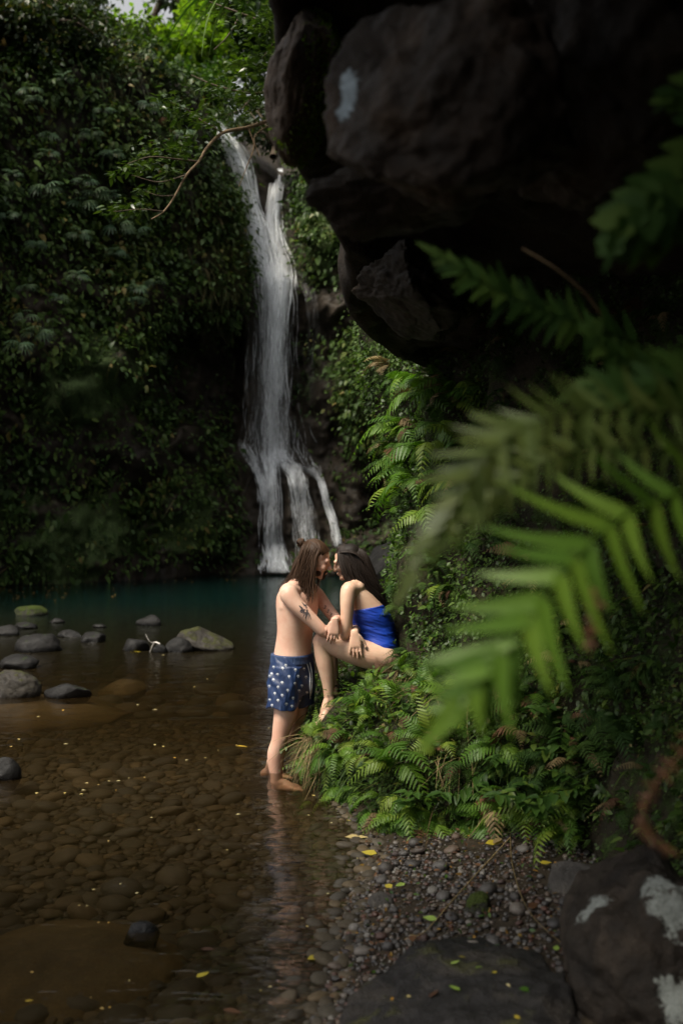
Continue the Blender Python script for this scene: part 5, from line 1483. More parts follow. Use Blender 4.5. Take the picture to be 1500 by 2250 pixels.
for reg in range(3):
    row = sorted([f for f in fan_at if f[3] == reg], key=lambda f: f[1])
    for k, f in enumerate(row):
        tag(f[0], 'pale blue-green fan-leaved plant ' + region[reg] + ', ' + ORD[k] + ' from the left', 'plant', 'fan-leaved plants on the cliff ' + ['top', 'middle', 'foot'][reg])
for (x, y, s, lb) in [(10, 95, 26, 'yellowed drooping fan leaf at the top left edge'), (45, 92, 28, 'orange-yellow withered fan leaf high on the cliff'), (110, 345, 18, 'small yellow dying leaf on the middle of the cliff'), (393, 350, 20, 'bright yellow leaf cluster behind the hanging branch'), (352, 268, 34, 'brown hanging dead leaf below the cliff rim')]:
    Yd = cliff_depth(x, y, 25) - .6
    o = obj('withered_leaf', fan_y if x != 352 else fan_me.copy()); o.location = P(x, y - 18, Yd)
    if x == 352:
        o.data.materials.clear(); o.data.materials.append(M['dead'])
    orient(o, (random.uniform(-.4, .4), -.25, -1), (random.uniform(-.5, .5), -1, .3)); S = s / FPX * Yd * 1.3; o.scale = (S, S, S)
    tag(o, lb, 'leaf')

# ---- trees
def tree(name, base, top, crown, leafmat, label, nleaf, lsize, seed, trunk_r=.12, tpl=None, droop=-.2, cat='tree', limbs=9, group=None):
    r = np.random.default_rng(seed)
    root = empty(name, base); tag(root, label, cat, group)
    b = np.array(base[:]); t = np.array(top[:])
    mid = (b + t) / 2 + r.normal(0, .06 * np.linalg.norm(t - b), 3)
    trunk = np.column_stack([catmull(np.array([b, mid, t]), 16), np.linspace(trunk_r, trunk_r * .35, 16)]) 
    paths = [trunk]; ends = []
    for (c, rad) in crown:
        c = np.array(c[:])
        for q in range(limbs):
            k = r.integers(6, 16); s = trunk[k, :3]
            e = c + r.normal(0, .5, 3) * np.array(rad)
            m = (s + e) / 2 + r.normal(0, .12, 3) * np.linalg.norm(e - s) + np.array([0, 0, .1 * np.linalg.norm(e - s)])
            paths.append(np.column_stack([catmull(np.array([s, m, e]), 10), np.linspace(trunk_r * .35, .008, 10)])); ends.append((e, rad))
    V = [p - np.concatenate([b, [0]]) for p in paths]
    obj('trunk', tubes_mesh('trunk', V, 7), M['bark'], root)
    pos, dd, nn2, sz2, rd = [], [], [], [], []
    per = nleaf // max(1, len(ends))
    for (e, rad) in ends:
        for cl in range(4):
            cc = e + r.normal(0, .38, 3) * np.array(rad)
            m = per // 4
            q = cc + r.normal(0, .17, (m, 3)) * np.array(rad)
            pos.append(q); o2 = q - cc
            dd.append(o2 / (np.linalg.norm(o2, axis=1)[:, None] + 1e-6) + r.normal(0, .5, (m, 3)) + np.array([0, 0, droop])); nn2.append(np.array([0, 0, 1.0]) + r.normal(0, .45, (m, 3)))
            sz2.append(lsize * r.uniform(.6, 1.25, m)); rd.append(np.clip(.5 + r.normal(0, .12) + r.normal(0, .2, m), 0, 1))
    pos = np.concatenate(pos) - b
    leafmesh('crown', [scatter(tpl or tpl_ovate(), pos, np.concatenate(dd), np.concatenate(nn2), np.concatenate(sz2), np.concatenate(rd))], leafmat, root)
    return root
def PR(px, py, Y): return P(px, py, Y)
tree('tree', PR(395, 190, 41), PR(400, 70, 42), [(PR(375, 95, 40), (1.9, 1.5, 1.3)), (PR(345, 120, 43), (.9, 1.2, .7)), (PR(440, 50, 42), (1.2, 1.2, 1.2)), (PR(420, 130, 41), (1.2, 1, .7))], M['leaf_lime'], 'bright lime green tree lit behind the notch of the fall', 8500, .30, 301)
tree('tree', PR(330, 200, 38), PR(325, 60, 39), [(PR(322, 125, 39), (.7, 1, .6)), (PR(295, 135, 38), (.7, 1, .5))], M['leaf_mid'], 'slim olive tree below the sky gap at the rim', 1800, .22, 302)
tree('tree', PR(180, 90, 30), PR(150, -60, 30), [(PR(130, 10, 30), (1.4, 1.2, 1.0)), (PR(60, 10, 29), (1.4, 1.2, .8)), (PR(10, -40, 29), (1.5, 1, 1))], M['leaf_dark'], 'dark fine-leaved tree crowning the cliff at the top left', 9000, .2, 303)
tree('tree', PR(250, 130, 30.5), PR(235, 40, 31), [(PR(240, 90, 31), (.8, .9, .7)), (PR(280, 130, 30.5), (.7, .7, .5))], M['leaf_tree'], 'small dark bush tree on the rim left of the notch', 3200, .17, 304)
tree('tree', PR(480, 60, 60), PR(480, -150, 60), [(PR(470, -60, 60), (4, 3, 3.2)), (PR(560, -20, 58), (4, 3, 3)), (PR(620, 60, 57), (3.5, 3, 2.4)), (PR(530, 90, 56), (2.5, 2, 2))], M['leaf_mid'], 'tall green tree far behind the waterfall', 7000, .5, 305, trunk_r=.35)
tree('tree', PR(180, 40, 62), PR(200, -200, 62), [(PR(140, -120, 62), (4, 3, 3)), (PR(40, -80, 60), (4, 3, 3))], M['leaf_mid'], 'tall green tree far behind the top left of the cliff', 4000, .5, 306, trunk_r=.35)
tree('tree', PR(330, 60, 55), PR(400, -120, 55), [(PR(370, -40, 55), (2.2, 2, 1.0)), (PR(440, -10, 54), (2.2, 2, 1.4))], M['leaf_tree'], 'tree hanging dark leaves across the top of the sky gap', 1600, .34, 307, trunk_r=.2)
tree('shrub', PR(455, 262, 34), PR(450, 190, 34.5), [(PR(445, 215, 34.5), (.7, .7, .6)), (PR(480, 190, 35), (.8, .8, .7)), (PR(420, 190, 34), (.6, .7, .5)), (PR(500, 235, 35), (.7, .7, .5))], M['leaf_mid'], 'green shrub filling the notch above the left stream', 4200, .17, 309, cat='shrub')
tree('shrub', PR(40, 120, 23.6), PR(50, 40, 23.6), [(PR(20, 45, 23.2), (.8, .5, .5)), (PR(85, 40, 23.6), (.7, .5, .5)), (PR(140, 70, 24.3), (.7, .5, .45)), (PR(-50, 20, 23), (.8, .5, .6)), (PR(190, 110, 25), (.6, .5, .4)), (PR(60, 100, 23.6), (.7, .4, .4))], M['leaf_dark'], 'dark leafy thicket on the cliff crest at the top left', 7000, .15, 310, cat='shrub')
tree('shrub', PR(600, 345, 30.5), PR(595, 290, 31), [(PR(590, 290, 31), (.8, .8, .5)), (PR(560, 250, 32), (.8, .8, .7)), (PR(640, 260, 31), (.7, .8, .9))], M['leaf_dark'], 'dark shrub on the rim between the two streams', 2600, .18, 308, cat='shrub')

# ---- the tree whose branches hang across the fall
rootb = empty('hanging_tree', P(700, 120, 9.6)); tag(rootb, 'tree hanging thin bare branches and glossy leaves in front of the waterfall', 'tree')
bo = np.array(rootb.location[:])
r_ = np.random.default_rng(77)
def bpath(pts, r0, r1, n=26):
    c = catmull(np.array([P(*q)[:] for q in pts]), n); return np.column_stack([c - bo, np.linspace(r0, r1, n)])
branches = [bpath([(720, 240, 9.8), (640, 258, 9.6), (590, 266, 9.5), (545, 280, 9.4), (490, 292, 9.3), (455, 325, 9.2), (437, 355, 9.1), (410, 385, 9.0), (385, 430, 9.0), (360, 465, 8.9), (333, 482, 8.9)], .022, .006, 50),
            bpath([(720, 150, 9.8), (640, 190, 9.7), (560, 205, 9.6), (480, 190, 9.5), (420, 165, 9.5)], .020, .005, 34),
            bpath([(720, 60, 9.8), (620, 60, 9.7), (530, 30, 9.6), (450, 0, 9.6)], .020, .006, 30),
            bpath([(545, 280, 9.4), (558, 320, 9.4), (545, 360, 9.35), (525, 410, 9.3)], .009, .003), bpath([(600, 270, 9.5), (560, 300, 9.4), (570, 345, 9.4)], .008, .003),
            bpath([(437, 355, 9.1), (390, 350, 9.0), (330, 345, 8.9), (280, 360, 8.9)], .010, .003), bpath([(410, 385, 9.0), (350, 400, 8.9), (290, 385, 8.8)], .008, .003),
            bpath([(490, 292, 9.3), (450, 270, 9.2), (410, 240, 9.2), (375, 225, 9.1)], .010, .003), bpath([(385, 430, 9.0), (350, 430, 8.9), (320, 420, 8.9)], .006, .002),
            bpath([(360, 465, 8.9), (310, 460, 8.8), (250, 465, 8.8)], .006, .002), bpath([(560, 205, 9.6), (530, 240, 9.5), (495, 255, 9.5)], .008, .003),
            bpath([(640, 190, 9.7), (600, 230, 9.6), (560, 240, 9.6), (520, 215, 9.5)], .010, .003), bpath([(530, 30, 9.6), (500, 80, 9.5), (470, 110, 9.5)], .010, .003),
            bpath([(620, 60, 9.7), (590, 110, 9.6), (560, 150, 9.6)], .010, .003)]
for q, bpth in enumerate(branches):
    obj('branch', tubes_mesh('branch', [bpth], 7), M['twig'] if q in (0, 3, 4) else M['bark'], rootb)
lp, ld, ls, lr = [], [], [], []
clusters = [(262, 460, 26, 60), (300, 455, 24, 50), (340, 340, 34, 60), (300, 360, 28, 50), (400, 320, 38, 80), (375, 380, 34, 50), (420, 258, 34, 55), (370, 225, 30, 50), (405, 345, 24, 40), (460, 265, 30, 50), (255, 380, 16, 16),
            (480, 195, 34, 60), (540, 215, 40, 90), (600, 210, 40, 110), (640, 150, 50, 130), (580, 130, 50, 130), (560, 60, 50, 90), (620, 30, 50, 120), (500, 20, 40, 50), (650, 240, 36, 70), (530, 150, 36, 60), (595, 60, 40, 100), (320, 420, 20, 26)]
for (x, y, rr_, n) in clusters:
    for k in range(int(n * 1.25)):
        xx, yy_ = x + r_.normal(0, rr_ * .6), y + r_.normal(0, rr_ * .42)
        lp.append(np.array(P(xx, yy_, 9.25 + r_.normal(0, .22))[:]) - bo); a = r_.uniform(0, 6.28)
        ld.append((math.cos(a) - .3, math.sin(a) * .6 - .2, -.25 + r_.normal(0, .25))); ls.append(r_.uniform(.055, .10)); lr.append(np.clip(r_.normal(.5, .25), 0, 1))
leafmesh('foliage', [scatter(tpl_ovate(.24, .05, .10), np.array(lp), np.array(ld), np.array([0, 0, 1.0]) + r_.normal(0, .35, (len(lp), 3)), np.array(ls), np.array(lr))], M['leaf_tree'], rootb)
# long strap leaves hanging at the top
sroot = empty('strap_leaf_plant', P(520, -30, 8.5)); tag(sroot, 'long narrow strap leaves arching down at the top middle', 'plant')
sme = mesh_np('strap_leaf', *tpl_blade(.026, 7, .75)[:2], attrs={'rnd': np.full(16, .6)}); sme.materials.append(M['leaf_mid'])
for k in range(13):
    o = bpy.data.objects.new('strap_leaf', sme); COL.objects.link(o); o.parent = sroot
    a = -1.9 + 1.6 * k / 12
    orient(o, (math.sin(a), random.uniform(-.5, .3), .15 + random.uniform(-.5, .1)), (0, 0, 1)); s = random.uniform(.45, .8); o.scale = (s, s, s)
    o.location = (random.uniform(-.1, .1), random.uniform(-.1, .1), random.uniform(-.05, .1))

tree('added_shade_tree', Vector((-7.5, -1.2, -.1)), Vector((-5.2, .9, 7.2)), [(Vector((-4.6, 1.5, 6.6)), (1.6, .9, .7)), (Vector((-3.0, 1.5, 6.2)), (1.4, .8, .6)), (Vector((-1.9, 1.5, 5.8)), (.9, .7, .5)), (Vector((-6.2, 1.4, 7.0)), (1.6, .9, .8)), (Vector((-4.0, 2.2, 6.8)), (1.4, .6, .5))], M['leaf_tree'], 'unseen broad tree added over the near pool to shade the foreground', 8000, .17, 331, trunk_r=.2)  # added out of view so its crown shades the near shore and water
# ================================================================== PLANTS OF THE BANK
bankV = bp
bank_faces = grid_faces(NS, NW)[:, ::-1]
tree_b = BVHTree.FromPolygons([tuple(v) for v in bankV], [tuple(f) for f in bank_faces])
def bank_hit(px, py):
    o0 = Vector((0, 0, CAMZ)); h = tree_b.ray_cast(o0, (P(px, py, 10) - o0).normalized())
    if h[0] is None: return None
    n = h[1]
    if n.dot(h[0] - o0) > 0: n = -n
    return h[0], n
bg = bankV.reshape(NS, NW, 3)
bu = np.gradient(bg, axis=0).reshape(-1, 3); bv_ = np.gradient(bg, axis=1).reshape(-1, 3)
bn = np.cross(bu, bv_); ba = np.linalg.norm(bn, axis=1); bn /= ba[:, None] + 1e-9
outw = -np.repeat(np.column_stack([inn, np.zeros(NS)]), NW, 0)
sg = np.sign((bn * (outw + np.array([0, 0, .3]))).sum(1)); bn *= sg[:, None]
bpx = 750 + FPX * bankV[:, 0] / np.maximum(bankV[:, 1], .3); bpy_ = 1125 - FPX * (bankV[:, 2] - CAMZ) / np.maximum(bankV[:, 1], .3)
bvis = ((bankV[:, 1] > .9) & (bankV[:, 1] < 16) & (bpx > 500) & (bpx < 1900) & (bpy_ > 600) & (bpy_ < 2300) & (bankV[:, 2] > .02)).astype(float)
facing = (bn * (np.array([0, 0, CAMZ]) - bankV)).sum(1) > -.15
# keep clear of the sitter
sit = np.clip(2.2 * np.exp(-(((bankV[:, 0] - .30) / .26) ** 2 + ((bankV[:, 1] - 6.85) / .26) ** 2 + ((bankV[:, 2] - .85) / .36) ** 2)) + 1.5 * np.exp(-(((bankV[:, 0] + .12) / .18) ** 2 + ((bankV[:, 1] - 6.75) / .26) ** 2 + ((bankV[:, 2] - .38) / .2) ** 2)), 0, 1)
def bank_pts(n, w):
    w = w / w.sum(); i = rng.choice(len(bankV), n, p=w)
    return i, bankV[i] + rng.normal(0, .012, (n, 3))
pt = ss(-.25, .3, fbm(bankV * 2.0, 91, 4)); pt2 = ss(-.2, .3, fbm(bankV * 3.1, 92, 3))
base_w = ba * bvis * facing / np.maximum(bankV[:, 1], 2.2) ** 1.2 * (1 - .97 * sit)
G_BANK = [(0.0, (0.016, 0.034, 0.006)), (0.35, (0.032, 0.066, 0.010)), (0.7, (0.06, 0.11, 0.016)), (0.93, (0.09, 0.135, 0.022)), (1.0, (0.13, 0.10, 0.03))]
M['cover'] = mat_foliage('cover', G_BANK, .48, .3, objrand=False)
# small round-leaved cover
n = 42000
i, p = bank_pts(n, base_w * (.2 + .8 * pt))
d = bn[i] * .5 + rng.normal(0, .5, (n, 3)) + np.array([0, -.1, -.45])
k = np.clip(.45 + .5 * fbm(bankV[i] * 2.6, 93, 3) + rng.normal(0, .16, n), 0, 1)
dist = np.maximum(bankV[i][:, 1], 1.5)
cov = leafmesh('ground_cover', [scatter(tpl_small(), p + bn[i] * np.abs(rng.normal(0, .045, (n, 1))), d, bn[i] + np.array([0, 0, .8]) + rng.normal(0, .4, (n, 3)), rng.uniform(.016, .036, n) * np.clip(dist / 6, .7, 2), k)], M['cover'])
tag(cov, 'small-leaved green creepers and maidenhair covering the right bank', 'ground cover', kind='stuff')
# broader leaves mixed in
n = 3600
i, p = bank_pts(n, base_w * pt2 * (bankV[:, 2] < 1.6))
d = bn[i] * .8 + rng.normal(0, .5, (n, 3)) + np.array([0, -.1, -.3])
bl = leafmesh('bank_leaves', [scatter(tpl_ovate(.28, .08, .15), p + bn[i] * np.abs(rng.normal(0, .06, (n, 1))), d, bn[i] * .6 + np.array([0, 0, 1]) + rng.normal(0, .3, (n, 3)), rng.uniform(.03, .07, n))], M['cover'])
tag(bl, 'mixed weeds and seedlings among the ferns on the bank', 'weeds', kind='stuff')
# grass
n = 1300
gw = base_w * ((bankV[:, 2] < .75) & (bankV[:, 1] < 8.6) & (bankV[:, 1] > 4.6)) * (.3 + pt)
i, p = bank_pts(n, gw)
d = bn[i] * .7 + rng.normal(0, .3, (n, 3)) + np.array([-.1, -.2, .55])
gr = leafmesh('bank_grass', [scatter(tpl_blade(.018, 5, .9), p, d, np.array([0, 0, 1.0]) + rng.normal(0, .2, (n, 3)), rng.uniform(.07, .22, n))], M['cover'])
tag(gr, 'long green grass blades arching over the edge of the bank', 'grass', kind='stuff')
# straw: dry stems hanging at the corner of the bank and through the plants
pos, dd = [], []
for (x, y, nn3, sp) in [(695, 1655, 150, 12), (705, 1690, 90, 10), (1120, 1800, 60, 26), (1000, 1700, 30, 60), (900, 1500, 40, 30), (960, 1560, 40, 60)]:
    for q in range(nn3):
        h = bank_hit(x + random.gauss(0, sp), y - 30 + random.gauss(0, 14))
        if h is None: continue
        pos.append(np.array((h[0] + h[1] * .03)[:])); dd.append(np.array(h[1][:]) * .5 + rng.normal(0, .3, 3) + np.array([0, -.1, -.1]))
strw = leafmesh('dry_grass', [scatter(tpl_blade(.010, 5, 1.1), np.array(pos), np.array(dd), np.array([0, 0, 1.0]) + rng.normal(0, .2, (len(pos), 3)), rng.uniform(.12, .28, len(pos)))], M['straw'])
tag(strw, 'pale dry grass hanging from the corner of the bank', 'grass', kind='stuff')

# ---- fern fronds
def frond_mesh(L=1.0, n=17, pl=.24, arch=.16, droop=.42, seed=0, w=.20, serr=True, mat=None):
    r = np.random.default_rng(seed)
    t = np.linspace(0, 1, 14)
    cx = t * L * (1 - .12 * t); cz = arch * np.sin(np.pi * t * .9) * L - droop * t ** 2.2 * L
    cyy = .05 * L * r.normal() * t ** 2
    C = np.column_stack([cx, cyy, cz])
    def at(s): return np.array([np.interp(s, t, C[:, k]) for k in range(3)])
    parts_ = []
    # rachis: flat strip with a keel
    V, F = [], []
    for q in range(14):
        rw = .007 * (1 - .8 * t[q]) * L
        V += [C[q] + (0, rw, 0), C[q] + (0, -rw, 0), C[q] - (0, 0, rw * 1.4)]
    for q in range(13):
        a = q * 3
        for (m, o) in ((0, 1), (1, 2), (2, 0)):
            F += [(a + m, a + o, a + 3 + o), (a + m, a + 3 + o, a + 3 + m)]
    parts_.append((np.array(V), np.array(F), np.full(len(V), .5)))
    if serr:
        xs = np.array([0, .12, .16, .28, .32, .45, .49, .62, .66, .80, .84, 1.0]); hw = np.array([.12, .46, .34, .50, .36, .46, .32, .38, .25, .26, .14, 0])
    else:
        xs = np.array([0, .15, .45, .75, 1.0]); hw = np.array([.15, .5, .45, .28, 0])
    for q in range(n):
        s = .10 + .90 * (q + .5) / n
        env = np.interp(s, [0, .1, .3, .6, .85, 1], [.35, .72, 1.0, .80, .42, .12])
        tang = at(min(1, s + .02)) - at(max(0, s - .02)); tang /= np.linalg.norm(tang)
        up = np.cross(tang, np.array([0, 1, 0])) * -1
        if up[2] < 0: up = -up
        for sd in (1, -1):
            ln = pl * L * env * r.uniform(.88, 1.1)
            d = np.array([0, sd, 0]) * .92 + tang * (.30 + .35 * s) - up * r.uniform(.05, .25)
            d /= np.linalg.norm(d)
            s2 = np.cross(up, d); s2 /= np.linalg.norm(s2); n2 = np.cross(d, s2)
            Wd = w * ln * (1.05 if env > .5 else 1.3)
            b0 = at(s)
            cent = b0 + xs[:, None] * ln * d - (xs ** 2)[:, None] * ln * .18 * n2
            Vp = np.concatenate([cent + s2 * (hw * Wd)[:, None], cent - s2 * (hw * Wd)[:, None] + n2 * .0])
            cent_low = cent - n2 * .02 * ln
            m = len(xs); Vp = np.concatenate([Vp, cent_low])
            i = np.arange(m - 1)
            Fp = np.concatenate([np.stack([i, 2 * m + i, 2 * m + i + 1], 1), np.stack([i, 2 * m + i + 1, i + 1], 1), np.stack([2 * m + i, m + i, m + i + 1], 1), np.stack([2 * m + i, m + i + 1, 2 * m + i + 1], 1)])
            parts_.append((Vp, Fp, np.full(len(Vp), np.clip(.4 + .12 * r.normal(), 0, 1))))
    V, F, R = join(parts_)
    return mesh_np('frond', V, F, attrs={'rnd': R * .35})
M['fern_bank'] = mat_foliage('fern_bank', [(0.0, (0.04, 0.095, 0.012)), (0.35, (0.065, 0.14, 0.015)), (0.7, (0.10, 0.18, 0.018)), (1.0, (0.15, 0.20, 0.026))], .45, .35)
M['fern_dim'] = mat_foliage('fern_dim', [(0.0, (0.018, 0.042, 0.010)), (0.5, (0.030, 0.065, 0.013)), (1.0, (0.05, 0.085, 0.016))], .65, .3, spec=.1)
fr_b = [frond_mesh(1, 15, .27, .2, .45, 400 + q, .22) for q in range(5)]
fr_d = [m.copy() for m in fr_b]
fr_l = [frond_mesh(1, 24, .15, .16, .45, 410 + q, .24, serr=False) for q in range(3)]
for m in fr_b: m.materials.append(M['fern_bank'])
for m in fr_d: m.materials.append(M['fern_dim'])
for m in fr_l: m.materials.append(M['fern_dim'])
fr_y = [fr_b[1].copy()]; fr_y[0].materials.clear(); fr_y[0].materials.append(M['straw'])
fr_r = [fr_b[2].copy()]; fr_r[0].materials.clear(); fr_r[0].materials.append(M['dead'])
def fern(px, py, L, nfr, meshes, label, group=None, out=.75, down=.0, name='fern', spread=1.0, lift=.05):
    L = L * 1.3
    if 670 < px < 790 and 1470 < py < 1600: return None
    if 660 < px < 760 and 1590 < py < 1680: L *= .65
    if 780 < px < 890 and 1440 < py < 1510: L *= .6
    h = bank_hit(px, py)
    if h is None: return None
    p, nv_ = h
    root = empty(name, p + nv_ * lift); tag(root, label, 'fern', group)
    side = Vector((0, 0, 1)).cross(nv_)
    side = side.normalized() if side.length > .1 else Vector((1, 0, 0))
    upv = nv_.cross(side).normalized()
    if upv.z < 0: upv = -upv
    for q in range(nfr):
        a = (q + random.uniform(.15, .85)) / nfr * 2 - 1
        ang = a * 1.9 * spread
        d = nv_ * out * random.uniform(.7, 1.3) + side * math.sin(ang) + upv * (math.cos(ang) * .55 - down + random.gauss(0, .12))
        pick = random.random(); msh = random.choice(meshes) if pick > .09 else (fr_y[0] if pick > .04 else fr_r[0])
        o = bpy.data.objects.new('frond', msh); COL.objects.link(o); o.parent = root
        orient(o, d, nv_ * .5 + Vector((random.gauss(0, .3), random.gauss(0, .3), 1)))
        s = L * random.uniform(.55, 1.2); o.scale = (s, s * random.uniform(.7, 1.2), s * random.uniform(.7, 1.5))
    return root
FB = 'bright ferns crowding the edge of the bank'
named = [(800, 1502, .22, 5, 'bright fern just under the seated person\'s thigh', .2), (845, 1500, .20, 5, 'bright fern right below the seated person\'s hip', .2), (795, 1575, .24, 5, 'fern beside the seated person\'s bare foot', .2),
         (720, 1625, .22, 5, 'fern on the corner of the bank beside the standing legs', .2), (820, 1600, .26, 5, 'fern with long fronds below the seated person', .15), (760, 1660, .26, 5, 'fern hanging over the water left of the grass', .3),
         (880, 1690, .26, 5, 'wide fern in the middle of the lower bank', .2), (905, 1755, .24, 5, 'bright fern hanging down over the gravel', .55), (755, 1735, .13, 2, 'single fern sprig dipping to the water below the bank', .7),
         (945, 1640, .22, 5, 'fern among grasses right of the seated person', .2), (880, 1560, .22, 4, 'yellow-green fern right of the seated person\'s hip', .2), (1000, 1560, .20, 4, 'fern under the tip of the blurred bright frond', .2),
         (1235, 1830, .24, 4, 'long green fern arching down beside the grey boulder', .6), (1190, 1560, .22, 4, 'dark fern low on the right wall near brown fronds', .3), (1110, 1640, .22, 4, 'fern right of the tallest grass stems', .3),
         (960, 880, .36, 6, 'light green fern at the top of the mossy wall under the rock', .1), (905, 960, .38, 6, 'pale fern jutting left from the mossy wall over the dark gap', .1), (960, 990, .34, 6, 'long fern drooping in the middle of the mossy wall', .35),
         (930, 1060, .32, 5, 'fern drooping low on the mossy wall over the dark hollow', .4), (985, 1300, .16, 4, 'pale yellow-green fern right of the seated person\'s hair', .1), (940, 1230, .18, 5, 'small fern on the slope behind the seated person', .1)]
for (x, y, L, nf, lb, dn_) in named:
    fern(x, y, L, nf, fr_b, lb, FB, down=dn_)
seen_n = 0
for (x0, x1, y0_, y1_, n, L, meshes, lb, gp) in [
        (700, 1000, 1490, 1780, 40, .17, fr_b, 'small green fern on the lower bank', 'small ferns of the lower bank'),
        (840, 1300, 1780, 1875, 38, .20, fr_b, 'fern at the bank foot above gravel', 'ferns along the foot of the bank'),
        (860, 1040, 800, 1150, 44, .24, fr_b, 'small fern on the mossy wall', 'small ferns of the mossy wall'),
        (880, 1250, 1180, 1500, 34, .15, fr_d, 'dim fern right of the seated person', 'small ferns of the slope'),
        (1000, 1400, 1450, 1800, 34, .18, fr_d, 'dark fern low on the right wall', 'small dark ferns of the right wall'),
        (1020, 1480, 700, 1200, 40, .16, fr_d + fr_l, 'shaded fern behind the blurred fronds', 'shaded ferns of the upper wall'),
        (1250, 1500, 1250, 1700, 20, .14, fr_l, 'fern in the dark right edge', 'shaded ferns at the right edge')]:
    for q in range(n):
        fx, fy = random.uniform(x0, x1), random.uniform(y0_, y1_); nf = random.choice((3, 4, 5))
        vert = ('upper', 'middle', 'lower')[min(2, int((fy - y0_) / (y1_ - y0_) * 3))]; hor = ('far left', 'left', 'right', 'far right')[min(3, int((fx - x0) / (x1 - x0) * 4))]
        fern(fx, fy, L * random.uniform(.7, 1.2), nf, meshes, '%s with %s fronds, %s %s part' % (lb, ('three', 'four', 'five')[nf - 3], vert, hor), gp, down=random.uniform(.1, .5))
for (x, y, lb) in [(1010, 790, 'dry tan fern frond tucked under the overhang'), (860, 820, 'dry brown fern at the top left of the mossy wall')]:
    fern(x, y, .2, 3, fr_y, lb, None, down=.2)
for (x, y, lb) in [(1190, 1530, 'curled rust-brown dead frond on the right wall'), (1170, 1600, 'lower rust-brown dead frond on the right wall'), (930, 940, 'orange dead frond hanging on the mossy wall')]:
    fern(x, y, .12, 2, fr_r, lb, None, down=.1)

# ---- leafy weeds with ovate leaves above the gravel
ov = mesh_np('leaf', *tpl_ovate(.30, .10, .16), attrs={'rnd': np.full(8, .1)}); ov.materials.append(M['leaf_mid'])
def weed(px, py, H, nst, label, lift=.05, ls=(.06, .10)):
    h = bank_hit(px, py)
    if h is None: return
    p, nv_ = h
    root = empty('leafy_weed', p); tag(root, label, 'plant')
    for q in range(nst):
        e = nv_ * H * random.uniform(.5, 1.0) + Vector((random.gauss(0, .10), random.gauss(0, .05), H * random.uniform(.0, .8)))
        m = e * .5 + Vector((0, 0, .05))
        c = catmull(np.array([(0, 0, 0), m[:], e[:]]), 9)
        obj('stem', tubes_mesh('stem', [np.column_stack([c, np.linspace(.004, .002, 9)])], 5), M['leaf_dark'], root)
        for s in (4, 6, 7, 8, 8):
            for sd in (1, -1):
                o = bpy.data.objects.new('leaf', ov); COL.objects.link(o); o.parent = root; o.location = c[s]
                t_ = Vector(c[min(8, s + 1)] - c[s - 1]).normalized(); sv = t_.cross(Vector((0, 0, 1))); sv = sv.normalized() if sv.length > .05 else Vector((1, 0, 0))
                orient(o, sv * sd + t_ * random.uniform(.2, 1) + Vector((0, 0, random.uniform(-.5, .1))), Vector((random.gauss(0, .2), -.2, 1)))
                k = random.uniform(*ls); o.scale = (k, k, k)
for (x, y, lb) in [(1150, 1690, 'leafy weed with broad leaves left of the dark boulder gap'), (1215, 1650, 'tallest leafy weed on the low right bank'), (1270, 1710, 'leafy weed with long pointed leaves near the brown blur'), (1180, 1780, 'broad-leaved weed right above the gravel'), (1310, 1780, 'dark leafy weed behind the lichen boulder'), (1090, 1720, 'leafy weed between grass and fern on the low bank'), (1240, 1590, 'leafy weed highest on the low right wall'), (1120, 1815, 'low leafy weed at the right end of the gravel'), (1000, 1800, 'low leafy weed over the middle of the gravel edge'), (1250, 1850, 'leafy weed just behind the grey boulder')]:
    weed(x, y, .20, 4, lb)
for (x, y, lb) in [(905, 1400, 'small leafy weed behind the seated person\'s back'), (965, 1340, 'small broad-leaved plant on the slope right of the blue swimsuit'), (985, 1420, 'leafy weed on the slope below the yellow-green fern'), (870, 1590, 'small leafy weed under the seat on the bank'), (690, 1640, 'small leafy weed at the bank corner under the bare foot')]:
    weed(x, y, .10, 3, lb, ls=(.035, .06))
# long bent stems over the bank
for (pts, lb) in [([(1040, 1720), (1042, 1600), (1045, 1480), (1050, 1420)], 'tall thin dry stem standing in the bank grass'), ([(1120, 1840), (1010, 1960), (935, 2045), (900, 2055)], 'long dry stalk lying across the gravel'), ([(1120, 1820), (1125, 1900), (1160, 2000), (1240, 2080)], 'thin dry stalk trailing over the gravel towards the boulder'), ([(1010, 1660), (980, 1740), (945, 1800), (935, 1860)], 'thin dry stem hanging over the gravel edge')]:
    w3 = []
    for (x, y) in pts:
        h = bank_hit(x, y); g = onwater(x, y, .16)
        q = (h[0] + h[1] * .07) if (h is not None and h[0].y < g.y) else g
        w3.append(q[:])
    tag(obj('dry_stalk', tubes_mesh('dry_stalk', [np.column_stack([catmull(np.array(w3), 24), np.linspace(.0035, .002, 24)])], 5), M['straw']), lb, 'stalk')
# curved bare twig under the overhang
tag(obj('bare_twig', tubes_mesh('bare_twig', [np.column_stack([catmull(np.array([P(1145, 545, 2.3)[:], P(1220, 590, 2.3)[:], P(1290, 650, 2.35)[:], P(1350, 730, 2.5)[:], P(1420, 760, 2.9)[:]]), 30), np.linspace(.0025, .004, 30)])], 6), M['twig']), 'thin brown curved twig in the dark under the overhang', 'twig')

